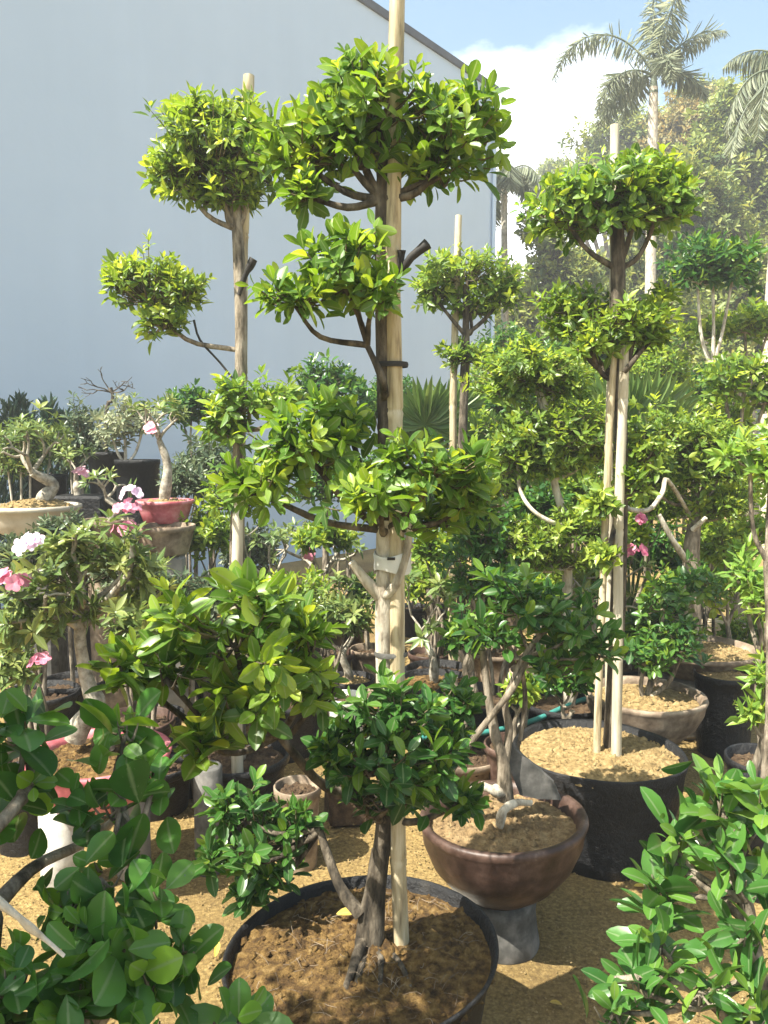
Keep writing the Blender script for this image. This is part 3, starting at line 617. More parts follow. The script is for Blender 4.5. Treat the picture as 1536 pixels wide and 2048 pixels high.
# ================================================================== RED BOWL WITH DESERT ROSE, PILLAR
def flower(mb, rng, p, ax, s, tone):
    ax = unit(np.array(ax)); ref = np.array([0, 0, 1.]) if abs(ax[2]) < .9 else np.array([1., 0, 0])
    u = unit(np.cross(ax, ref)); v = np.cross(ax, u); k = np.arange(5) * 1.2566 + rng.random() * 6
    rad = u * np.cos(k)[:, None] + v * np.sin(k)[:, None]
    leaves(mb, np.tile(p, (5, 1)), rad + ax * .35, np.tile(ax, (5, 1)) - rad * .3, np.full(5, s), np.full(5, s * .8), np.clip(rng.normal(tone, .12, 5), 0, 1), 'round', .05, .15)
def flowers(parent, rng, p, n, spread, s, material='petal_pink', tone=.4):
    for k in range(n):
        mb = MB(); d = unit(rng.normal(0, 1, 3)); d[1] = -abs(d[1]); d[2] = abs(d[2]) * .7
        flower(mb, rng, np.array(p) + d * spread * rng.uniform(.4, 1), d + np.array([0, -.3, .3]), s * rng.uniform(.8, 1.1), tone); mb.build('flower', material, parent)
def branching(mb, rng, p, d, ln, r, lv, tips, split=2, up=.35):
    q = p + d * ln; m_ = (p + q) / 2 + rng.normal(0, ln * .08, 3)
    tube(mb, [p, m_, q], r, r * .68, 7, 7, .1, rng)
    if lv == 0: tips.append((q, unit(q - m_))); return
    for k in range(split + (rng.random() < .4)):
        e = unit(d * .6 + rng.normal(0, .55, 3) + np.array([0, 0, up])); branching(mb, rng, q, e, ln * rng.uniform(.6, .9), r * .66, lv - 1, tips, split, up)
def desert_rose(label, b, h, r, seed, lv=3, spec='rose', lean=(0, 0, 1), fl=(), bark='bark_rose', trunk=None, group='desert roses in pots', dense=1, ln=.4, split=2, name='desert_rose', cat='plant'):
    rng = np.random.default_rng(seed); th = plant(name, label, cat, b, group); b = np.array(b, float)
    mb = MB(); tips = []
    if trunk is None: q_ = rng.normal(0, h * .06, (2, 3)); q_[:, 2] = 0; trunk = [b - [0, 0, .02], b + np.array([.0, 0, h * .10]) + q_[0] * .4, b + np.array([0, 0, h * .22]) + q_[0], b + np.array([0, 0, h * .34]) + q_[1]]
    tube(mb, trunk, 0, 0, 24, 12, .12, rng, radii=[r * .75, r * .85, r * .6, r * .42])
    mb.build('caudex', bark, th)
    mb = MB(); top = np.array(trunk[-1])
    for k in range(3):
        a = k * 2.1 + rng.random(); d = unit(np.array([math.cos(a) * .6, math.sin(a) * .6, .75])); branching(mb, rng, top, d, h * ln * .5, r * .26, lv - 1, tips, split)
    mb.build('branch', bark, th)
    P = np.array([t_[0] for t_ in tips]); A = np.array([t_[1] for t_ in tips]); mb = MB(); sp = SPEC[spec]
    P2 = np.concatenate([P + rng.normal(0, sp['L'] * (.25 + .35 * k), P.shape) * (k > 0) for k in range(dense)]); A2 = np.tile(A, (dense, 1))
    rosettes(mb, rng, P2 + A2 * sp['L'] * .3, A2 + np.array([0, 0, .3]), sp); mb.build('foliage', sp['mat'], th)
    for (p, n, spread, s, mt, tn) in fl: flowers(th, rng, p, n, spread, s, mt, tn)
    return th
Y = 2.6
RB = at(200, 1505, Y); RZ = .302; RB[2] = RZ
pot('bonsai_bowl', 'pink red round bowl standing on a white pillar at the left', 'bowl', tuple(RB), prof_bowl(.237, .19, .016), 'pot_red', 'soil_fibre', .212, .165, seed=8)
pc = at(124, 1700, Y - .02); mb = MB(); lathe(mb, prof_cyl(.072, RZ - .003), (pc[0], Y - .02, 0), 32, wob=.006)
tag(mb.build('concrete_pillar', 'concrete_white', origin=(pc[0], Y - .02, 0)), 'short white round concrete pillar with leaf shadows under the red bowl', 'pillar', 'concrete pillars under the pots')
mb = MB(); lathe(mb, prof_cyl(.06, RZ - .003), (RB[0] + .08, Y + .08, 0), 32, wob=.01)
tag(mb.build('concrete_pillar', 'concrete', origin=(RB[0] + .08, Y + .08, 0)), 'grey pillar hidden behind leaves below the right side of the red bowl', 'pillar', 'concrete pillars under the pots')
T = lambda x, y, d=0: at(x, y, Y + d)
rng = np.random.default_rng(51)
th = plant('desert_rose', 'desert rose with fat grey trunk and pink blooms in the red bowl', 'plant', tuple(T(185, 1470)), 'desert roses in pots')
mb = MB(); tube(mb, [T(150, 1480), T(160, 1450), T(190, 1410), T(180, 1380), T(168, 1330), T(160, 1270), T(165, 1220)], 0, 0, 36, 12, .12, rng, radii=[.034, .042, .036, .026, .021, .018, .015]); tube(mb, [T(215, 1500), T(210, 1460), T(190, 1420)], .024, .02, 10, 10, .1, rng); mb.build('caudex', 'bark_rose', th)
mb = MB(); tips = []
for (x, y, dx, dz, dy) in ((165, 1230, -.7, .6, 0), (165, 1225, .7, .6, 0), (165, 1220, .1, .9, -.3), (162, 1260, -.6, .5, -.5), (168, 1250, .8, .5, .3), (163, 1240, -.3, .7, .5)):
    branching(mb, rng, T(x, y), unit(np.array([dx, dy, dz])), .12, .014, 2, tips)
tube(mb, [T(200, 1215), T(248, 1160, -.05), T(262, 1130, -.05), T(268, 1070, -.05)], .012, .010, 14, 8, .15, rng); tips.append((T(268, 1065, -.05), np.array([0, 0, 1.])))
mb.build('branch', 'bark_rose', th)
P = np.array([t_[0] for t_ in tips]); A = np.array([t_[1] for t_ in tips]); mb = MB()
P3 = np.concatenate([P + rng.normal(0, .03 * k, P.shape) for k in range(3)]); rosettes(mb, rng, P3, np.tile(A, (3, 1)) + [0, 0, .3], SPEC['rose']); mb.build('foliage', 'leaf_rose', th)
flowers(th, rng, T(72, 1090, -.1), 8, .06, .029, 'petal_pale', .6); flowers(th, rng, T(22, 1165, -.1), 8, .065, .028, 'petal_pink', .35); flowers(th, rng, T(82, 1328, -.12), 3, .04, .030, 'petal_pink', .3)
crown(th, [lobe(150, 1160, 110, 60, Y), lobe(110, 1220, 100, 50, Y), lobe(190, 1100, 80, 40, Y), lobe(50, 1260, 60, 60, Y - .05)], dict(SPEC['rose'], L=.07), rng, 2.0, name='foliage')

# ================================================================== FOREGROUND SHRUBS
def fore_left():
    rng = np.random.default_rng(61); b = np.array([-.62, .95, .42])
    pot('nursery_pot', 'black pot under the round leaved ficus at the lower left corner', 'plant pot', (-.62, .95, 0), prof_nursery(.24, .45), 'plastic_black', 'soil_dark', .22, .40, seed=22)
    th = plant('ficus_shrub', 'round leaved dark green ficus shrub filling the lower left corner', 'shrub', tuple(b))
    mb = MB(); T = at
    tube(mb, [b - [0, 0, .03], b + [-.02, 0, .12], T(-40, 1900, .98), T(-60, 1780, 1.0), T(-40, 1650, 1.05)], .035, .016, 18, 10, .12, rng)
    tube(mb, [T(-60, 1870, .97), T(60, 1740, 1.1), T(160, 1690, 1.2), T(230, 1640, 1.22)], .012, .006, 14, 8, .1, rng)
    tube(mb, [T(-50, 1700, 1.02), T(40, 1600, 1.1), T(62, 1540, 1.15), T(40, 1470, 1.15)], .010, .006, 14, 8, .1, rng)
    tube(mb, [b + [.02, 0, .05], T(170, 2050, .95), T(230, 1900, 1.0)], .02, .01, 12, 9, .1, rng)
    tube(mb, [b + [.02, 0, .05], T(280, 1900, 1.05), T(255, 1690, 1.12), T(235, 1560, 1.12)], .015, .007, 14, 9, .1, rng)
    mb.build('trunk', 'bark', th)
    c1 = [lobe(50, 1430, 90, 100, 1.15), lobe(20, 1570, 90, 60, 1.12), lobe(-40, 1480, 90, 110, 1.1)]
    c2 = [lobe(240, 1590, 120, 80, 1.12), lobe(310, 1540, 90, 60, 1.15), lobe(250, 1450, 75, 60, 1.2), lobe(160, 1580, 60, 60, 1.15)]
    c3 = [lobe(230, 1860, 150, 120, .98), lobe(130, 1800, 90, 70, 1.0), lobe(310, 1790, 75, 85, 1.02), lobe(370, 1900, 50, 60, 1.0), lobe(200, 1740, 80, 50, 1.05), lobe(140, 1980, 130, 100, .92), lobe(300, 1960, 90, 90, .96)]
    c4 = [lobe(10, 1960, 110, 110, .9), lobe(60, 2060, 150, 60, .88), lobe(320, 2060, 150, 60, .9), lobe(480, 2030, 90, 55, .95)]
    for st_, lb_ in ((T(40, 1600, 1.1), c1[:2]), (T(255, 1690, 1.12), c2), (T(200, 2000, .96), c3), (b + [0, 0, .1], c4)):
        mb = MB(); limbs(mb, rng, st_, lb_, .006, sub=4); mb.build('branch', 'bark', th)
    for c, cv, s in ((c1, 1.8, 1), (c2, 1.8, 1.08), (c3, 4.0, 1.05), (c4, 4.6, 1.05)): crown(th, c, dict(SPEC['round'], L=.062 * s, asp=.64, curl=.18, fold=.14), rng, cv, inner=.3)
    # pale pipe leaning at the corner
    mb = MB(); tube(mb, [T(-60, 1760, .80), T(30, 1830, .80), T(70, 1862, .81), T(128, 1912, .82)], .006, .0016, 18, 10, .5, rng)
    tag(mb.build('pale_pipe', 'bark_pale', origin=tuple(T(-60, 1760, .80))), 'pale blue grey stick slanting between the round leaves at lower left', 'stick')
fore_left()
def fore_right():
    rng = np.random.default_rng(71); b = np.array([.72, 1.22, .36])
    pot('nursery_pot', 'black pot under the glossy shrub at the lower right corner', 'plant pot', (.72, 1.22, 0), prof_nursery(.22, .4), 'plastic_black', 'soil_dark', .2, .35, seed=23)
    th = plant('ficus_shrub', 'glossy long leaved green shrub filling the lower right corner', 'shrub', tuple(b)); T = at
    mb = MB(); tube(mb, [b - [0, 0, .03], T(1520, 1980, 1.25), T(1500, 1850, 1.28), T(1470, 1720, 1.3), T(1440, 1600, 1.32)], .022, .007, 18, 9, .1, rng)
    tube(mb, [T(1510, 1860, 1.27), T(1430, 1790, 1.3), T(1340, 1720, 1.34)], .009, .005, 10, 8, .1, rng); tube(mb, [b, T(1440, 2020, 1.2), T(1320, 1960, 1.2), T(1230, 1960, 1.2)], .012, .006, 12, 8, .1, rng); mb.build('trunk', 'bark', th)
    c1 = [lobe(1430, 1640, 120, 110, 1.32), lobe(1490, 1720, 100, 110, 1.28), lobe(1360, 1680, 80, 80, 1.34), lobe(1520, 1620, 70, 90, 1.3), lobe(1450, 1570, 60, 60, 1.34), lobe(1320, 1760, 60, 50, 1.32)]
    c2 = [lobe(1490, 1850, 80, 80, 1.22), lobe(1400, 1960, 110, 80, 1.18), lobe(1280, 1960, 90, 70, 1.2), lobe(1500, 2010, 90, 80, 1.15), lobe(1320, 1880, 60, 40, 1.25), lobe(1230, 2010, 70, 50, 1.18)]
    for st_, lb_ in ((T(1490, 1800, 1.28), c1), (T(1500, 1960, 1.2), c2)):
        mb = MB(); limbs(mb, rng, st_, lb_, .006, sub=4); mb.build('branch', 'bark', th)
    crown(th, c1, 'fore', rng, 1.7, inner=.2); crown(th, c2, 'fore', rng, 1.0, inner=.2)
fore_right()

# unseen topiary added off to the left so its crown shades the round leaved shrub
def shade_topiary():
    rng = np.random.default_rng(81); b = np.array([-1.12, .60, .3])
    pot('nursery_pot', 'black pot of the added unseen topiary left of the round leaved shrub', 'plant pot', (b[0], b[1], 0), prof_nursery(.24, .34), 'plastic_black', 'soil_dark', .22, .29, seed=24)
    th = plant('topiary_tree', 'unseen topiary added left of the round leaved ficus to shade it', 'tree', tuple(b))
    mb = MB(); tube(mb, [b - [0, 0, .02], b + [.02, 0, .6], b + [0, .02, 1.3], b + [.02, 0, 1.7]], .03, .016, 20, 10, .1, rng); mb.build('trunk', 'bark', th)
    c = [(b + np.array([.05, .0, 1.65]), (.46, .44, .28)), (b + np.array([.12, .12, 1.2]), (.34, .34, .2)), (b + np.array([.0, .25, .85]), (.24, .3, .2))]
    mb = MB(); limbs(mb, rng, b + [0, 0, 1.0], c, .012); mb.build('branch', 'bark', th)
    crown(th, c, dict(SPEC['deep'], kind='low'), rng, 5)
shade_topiary()

# ================================================================== MIDDLE GROUND, RIGHT
def shrub(name, label, base, crowns, spec, seed, cov=5, potr=.16, poth=.28, bark='bark', trunk_r=.018, potmat='plastic_black', potlabel=None, cat='shrub', group=None, stems=1, potname='nursery_pot'):
    rng = np.random.default_rng(seed); base = np.array(base, float)
    if potlabel: pot(potname, potlabel, 'plant pot', (base[0], base[1], 0), prof_nursery(potr, poth), potmat, 'soil_dark', potr * .9, poth - .04, seed=seed)
    b = base.copy(); b[2] = poth - .05 if potlabel else 0
    th = plant(name, label, cat, tuple(b), group); mb = MB()
    c0 = np.mean([np.array(c[0]) for c in crowns], axis=0); low = min(c[0][2] - c[1][2] for c in crowns)
    hub = np.array([c0[0] * .5 + b[0] * .5, c0[1] * .5 + b[1] * .5, b[2] + max(.05, (low - b[2]) * .8)])
    for k in range(stems):
        o = rng.normal(0, .025, 3) * (k > 0); o[2] = 0
        tube(mb, [b + o, (b + hub) / 2 + rng.normal(0, .02, 3) + o, hub + o * 2], trunk_r, trunk_r * .7, 12, 9, .12, rng)
    mb.build('trunk', bark, th); mb = MB(); limbs(mb, rng, hub, crowns, trunk_r * .55, sub=3); mb.build('branch', bark, th)
    crown(th, crowns, spec, rng, cov)
    return th
def gb(px, Y): return at(px, 888, Y) * [1, 1, 0]

# pole tree against the wall edge
Y = 4.5
a1 = [lobe(935, 545, 105, 50, Y), lobe(870, 580, 55, 45, Y), lobe(1000, 585, 55, 50, Y), lobe(940, 610, 60, 35, Y)]; a2 = [lobe(925, 708, 55, 36, Y)]
staked_tree('topiary_tree', 'topiary with a small dark round crown on a slim pole, before the wall corner', Y, (928, 1300), [(922, 1000), (926, 850), (930, 740), (932, 650), (930, 570)], [.035, .03, .026, .024, .02, .012], [(a1, dict(SPEC['mid'], L=.065), 6), (a2, dict(SPEC['mid'], L=.06), 6)], [((931, 670), a1), ((928, 770), a2)], 91, bark='bark_dark', zb=0)
stake('slim tan pole standing up through the small dark crown before the wall corner', gb(910, Y + .04), at(916, 430, Y + .04), .022, 'bamboo', seed=31, gap=.6)
# cloud pruned tree left of the right topiary
Y = 3.7
cl = [lobe(1065, 735, 100, 58, Y), lobe(1010, 775, 60, 40, Y), lobe(1115, 765, 65, 48, Y)]; cl2 = [lobe(1105, 865, 125, 70, Y), lobe(1045, 905, 70, 60, Y - .05), lobe(1180, 895, 65, 60, Y), lobe(1090, 930, 80, 40, Y)]
cl3 = [lobe(1150, 1060, 95, 48, Y - .1), lobe(1045, 1090, 80, 52, Y - .1), lobe(1210, 1075, 50, 40, Y - .1), lobe(1110, 1120, 70, 40, Y - .1)]
tr = staked_tree('topiary_tree', 'cloud pruned tree with three stacked small leaf clouds, left of the cream stakes', Y, (1140, 1400), [(1135, 1200), (1130, 1050), (1108, 960), (1100, 850), (1080, 780)], [.03, .026, .022, .02, .016, .01], [(cl, 'mid', 8.5), (cl2, 'mid', 8), (cl3, 'mid', 7)], [((1090, 830), cl), ((1110, 960), cl2), ((1132, 1140), cl3)], 93, bark='bark_pale', zb=.25, limb_r=.010)
rng = np.random.default_rng(94); mb = MB(); tube(mb, [at(1135, 1050, Y - .1), at(1105, 1045, Y - .15), at(1065, 1020, Y - .15), at(1040, 980, Y - .1), at(1036, 930, Y - .05)], .012, .008, 20, 8, .08, rng); mb.build('curved_branch', 'bark_pale', tr)
pb = gb(1140, Y); pot('nursery_pot', 'black pot of the cloud pruned tree behind the brown bowl', 'plant pot', tuple(pb), prof_nursery(.2, .3), 'plastic_black', 'soil_dark', .18, .26, seed=33)
# stub trunk tree on the right
Y = 4.1
c1 = [lobe(1335, 880, 105, 65, Y), lobe(1280, 930, 70, 55, Y - .05), lobe(1440, 930, 70, 50, Y), lobe(1430, 880, 75, 50, Y), lobe(1390, 940, 80, 40, Y), lobe(1340, 960, 70, 35, Y)]; c2 = [lobe(1400, 1010, 70, 40, Y + .05), lobe(1460, 1010, 50, 50, Y)]
tr = staked_tree('bonsai_tree', 'bonsai with a thick sawn pale stump and small leaf clouds right of the cream stakes', Y, (1385, 1290), [(1385, 1200), (1382, 1110), (1388, 1050), (1392, 1000), (1395, 940)], [.05, .045, .04, .034, .018, .01], [(c1, 'mid', 8), (c2, 'mid', 6)], [((1390, 1010), c1), ((1392, 1040), c2)], 95, bark='bark', zb=.42, limb_r=.011)
mb = MB(); rng = np.random.default_rng(96)
tube(mb, [at(1372, 1120, Y - .04), at(1345, 1080, Y - .1), at(1318, 1030, Y - .12)], .018, .013, 10, 8, .08, rng); tube(mb, [at(1385, 1060, Y - .05), at(1412, 1035, Y - .1)], .015, .010, 6, 8, .08, rng)
tube(mb, [at(1242, 1008, Y - .3), at(1265, 1020, Y - .32), at(1300, 1018, Y - .3), at(1325, 985, Y - .25), at(1335, 960, Y - .2), at(1380, 1030, Y)], .013, .011, 24, 8, .06, rng); mb.build('pruned_branch', 'bark_pale', tr)
tc_ = at(1400, 1290, Y); mb0 = (tc_[0], Y, .33)
pot('bonsai_tray', 'wide shallow clay tray of dry leaves under the stump bonsai', 'tray', mb0, prof_tray(.30, .13), 'clay_old', 'soil_sand', .27, .10, seed=35)
pedestal('concrete blocks under the wide clay tray at right', (tc_[0], Y, 0), (.36, .3, .327), 'concrete', .2, 6)
# bowl behind the sand bag
Y = 3.45
b2 = at(1290, 1385, Y); b2[2] = .20
pot('bonsai_bowl', 'brown round bowl with leaf shadows, behind the sand filled bag', 'bowl', tuple(b2), prof_bowl(.265, .22), 'clay_old', 'soil_sand', .235, .185, seed=36)
pedestal('grey concrete block under the brown bowl behind the sand bag', (b2[0], Y, 0), (.22, .22, .197), 'concrete', .1, 7)
rng = np.random.default_rng(97)
th = plant('ficus_shrub', 'low dark shrub growing in the bowl behind the sand bag', 'shrub', (b2[0], Y, .38)); cc = [lobe(1330, 1290, 75, 50, Y), lobe(1290, 1310, 55, 45, Y), lobe(1370, 1270, 45, 50, Y), lobe(1380, 1160, 65, 40, Y + .2), lobe(1330, 1200, 60, 50, Y + .1)]
mb = MB(); limbs(mb, rng, np.array([b2[0], Y, .38]), cc, .012, sub=3); mb.build('branch', 'bark', th); crown(th, cc, dict(SPEC['deep'], L=.055), rng, 4)
# black bag at right
Y = 3.8; b3 = at(1450, 1375, Y)
pot('nursery_bag', 'black nursery bag of brown soil at the right, beside the brown bowl', 'plant bag', (b3[0], Y, 0), prof_nursery(.15, .41), 'plastic_black', 'soil_sand', .14, .385, wob=.02, seed=37)
for (px, py, Yb, s, lab, mt) in ((1430, 1240, 5.0, (.28, .12, .09), 'pale timber block lying beyond the clay tray at right', 'wood_pale'), (1470, 1255, 4.9, (.10, .10, .08), 'small white stone next to the timber block at right', 'concrete_white'), (1330, 1250, 5.2, (.13, .1, .05), 'small white slab behind the low dark shrub at right', 'concrete_white')):
    p = at(px, py, Yb); q = (p[0], Yb, 0); hz = max(.05, p[2])
    mb = MB(); box(mb, q, (s[0], s[1], hz), 0, .15, .01, .004, 3); tag(mb.build('block', mt, origin=q, smooth=False), lab, 'block')
# fresh bright shrubs along the right edge
for (lb, Yc, sp, lab, sd, pl) in (
    ([lobe(1500, 905, 75, 45, 2.6), lobe(1540, 940, 70, 50, 2.6), lobe(1545, 870, 50, 45, 2.65)], 2.6, 'fresh', 'bright lime long leaved plant at the right edge, upper of two', 101, 'pot of the upper lime plant at the right edge'),
    ([lobe(1495, 1160, 60, 55, 3.0), lobe(1530, 1200, 60, 60, 2.9), lobe(1480, 1100, 40, 35, 3.1)], 3.0, 'fresh', 'bright green leafy plant at the right edge above the black bag', 102, 'pot of the leafy plant at the right edge'),
    ([lobe(1530, 1350, 45, 50, 2.7), lobe(1545, 1400, 40, 40, 2.7), lobe(1500, 1420, 20, 20, 2.7)], 2.7, 'fresh', 'low bright plant at the right edge beside the black bag', 103, 'pot of the low bright plant at the right edge')):
    shrub('leafy_plant', lab, gb(1560, Yc), lb, sp, sd, 4.2, .15, .3, potlabel=pl, group='bright plants at the right edge')
# darker topiaries further right
Y = 6.0
shrub('topiary_tree', 'dark round topiary ball on a thin pale stem at the far right', gb(1422, Y), [lobe(1425, 515, 95, 55, Y), lobe(1395, 550, 60, 40, Y), lobe(1465, 540, 55, 55, Y)], dict(SPEC['fardeep'], L=.085), 104, 6, cat='tree', trunk_r=.03, bark='bark_pale')
shrub('topiary_tree', 'low dark topiary cloud at the right edge below the dark ball', gb(1500, 6.4), [lobe(1490, 650, 80, 40, 6.4), lobe(1540, 640, 60, 40, 6.4), lobe(1400, 660, 60, 35, 6.4)], dict(SPEC['far'], L=.085), 105, 6, cat='tree', trunk_r=.03)
shrub('topiary_tree', 'mid green topiary puff at the right edge, above the lime plant', gb(1490, 5.0), [lobe(1490, 745, 75, 50, 5), lobe(1450, 770, 45, 40, 5), lobe(1530, 790, 60, 45, 5)], dict(SPEC['far'], L=.08), 106, 6, cat='tree', trunk_r=.03)
# desert rose with pink bloom and thin stems between the cream stakes and the stump
g0 = gb(1210, 3.9)
desert_rose('bare stemmed desert rose with pink flowers beside the cream stakes', (g0[0], 3.9, .28), .9, .05, 111, fl=((at(1265, 1105, 3.7), 6, .06, .032, 'petal_pink', .05), (at(1275, 1040, 3.7), 3, .04, .028, 'petal_pink', .1)), lv=3)
pot('nursery_pot', 'black pot of the desert rose behind the cream stakes', 'plant pot', (g0[0], 3.9, 0), prof_nursery(.15, .3), 'plastic_black', 'soil_dark', .135, .26, seed=39)
shrub('ficus_shrub', 'dark leafy shrub right of the stump bonsai, dotted with mauve flowers', gb(1470, 4.4), [lobe(1450, 1100, 60, 60, 4.4), lobe(1510, 1060, 60, 60, 4.4), lobe(1420, 1180, 60, 50, 4.4)], 'far', 112, 4.5, potlabel='black pot of the dark shrub right of the stump bonsai')
shrub('ficus_shrub', 'dark bushy shrub in the shade between the central trunk and the brown bowl tree', gb(960, 3.6), [lobe(950, 1090, 70, 70, 3.6), lobe(990, 1030, 60, 50, 3.6), lobe(940, 1170, 60, 50, 3.6), lobe(1010, 1130, 50, 50, 3.6)], dict(SPEC['deep'], kind='low'), 113, 5, potlabel='dark pot standing behind the central pole', potr=.2, poth=.36)

# ================================================================== MIDDLE GROUND, CENTRE
for (px, Yp, r, h, mt, lab, so_) in (
    (872, 3.9, .20, .34, 'plastic_black', 'black pot right of the central pole, full of red brown soil', 'soil_fibre'),
    (588, 2.75, .085, .30, 'clay_old', 'brown clay pot behind the lower left crown of the central topiary', 'soil_dark'),
    (545, 4.9, .12, .34, 'clay_old', 'old clay pot in the middle distance left of the central trunk', 'soil_dark'),
    (640, 5.3, .16, .3, 'terracotta', 'brown pot in the middle distance below the third crown', 'soil_sand'),
    (700, 4.2, .13, .26, 'plastic_black', 'small black pot of a bare desert rose left of the central pole', 'soil_sand')):
    g = gb(px, Yp); pot('plant_pot', lab, 'plant pot', tuple(g), prof_nursery(r, h), mt, so_, r * .9, h - .03, seed=int(px), group='pots behind the central topiary')
g = gb(690, 3.1); pot('plant_pot', 'white plastic pot peeping out left of the central trunk', 'plant pot', (g[0], 3.1, .29), prof_nursery(.078, .23), 'concrete_white', 'soil_dark', .07, .20, seed=77)
pedestal('dark block under the white plastic pot', (g[0], 3.1, 0), (.17, .16, .288), 'soil_dark', .2, 15)
p = at(415, 1515, 2.7); mb = MB(); lathe(mb, prof_cyl(.052, .40), (p[0], 2.7, 0), 28, wob=.01)
tag(mb.build('concrete_pillar', 'stone_grey', origin=(p[0], 2.7, 0)), 'grey shaded pillar right of the red bowl', 'pillar', 'concrete pillars under the pots')
for (px, Yp, zb, h, r, sd, lab, fl) in (
    (545, 4.9, .31, .95, .04, 121, 'desert rose with bare stems behind the left lower crown', ()),
    (612, 5.3, .27, 1.0, .07, 122, 'desert rose with a thick pale slanting trunk left of the central trunk', ((at(614, 1108, 5.0), 2, .03, .05, 'petal_pink', .3),)),
    (700, 4.2, .23, .75, .03, 123, 'spindly desert rose with yellowish leaf tufts left of the central pole', ()),
    (872, 3.9, .31, .7, .03, 124, 'spindly desert rose right of the central pole, bare forks below', ())):
    g = gb(px, Yp); desert_rose(lab, (g[0], g[1], zb), h, r, sd, fl=fl, lv=3, dense=1)
shrub('ficus_shrub', 'dark rounded shrub silhouetted on the wall left of the central trunk', gb(650, 6.2), [lobe(650, 755, 70, 40, 6.2), lobe(620, 790, 50, 40, 6.2), lobe(690, 790, 45, 40, 6.2)], dict(SPEC['fardeep'], L=.085), 131, 6, trunk_r=.03, potlabel='pot of the dark rounded shrub by the wall')
shrub('ficus_shrub', 'small dark green shrub by the wall, left of the lime foliage', gb(385, 5.9), [lobe(385, 800, 50, 34, 5.9), lobe(365, 830, 40, 30, 5.9), lobe(420, 815, 35, 35, 5.9)], dict(SPEC['fardeep'], L=.08), 132, 6, potlabel='pot of the small dark shrub by the wall')
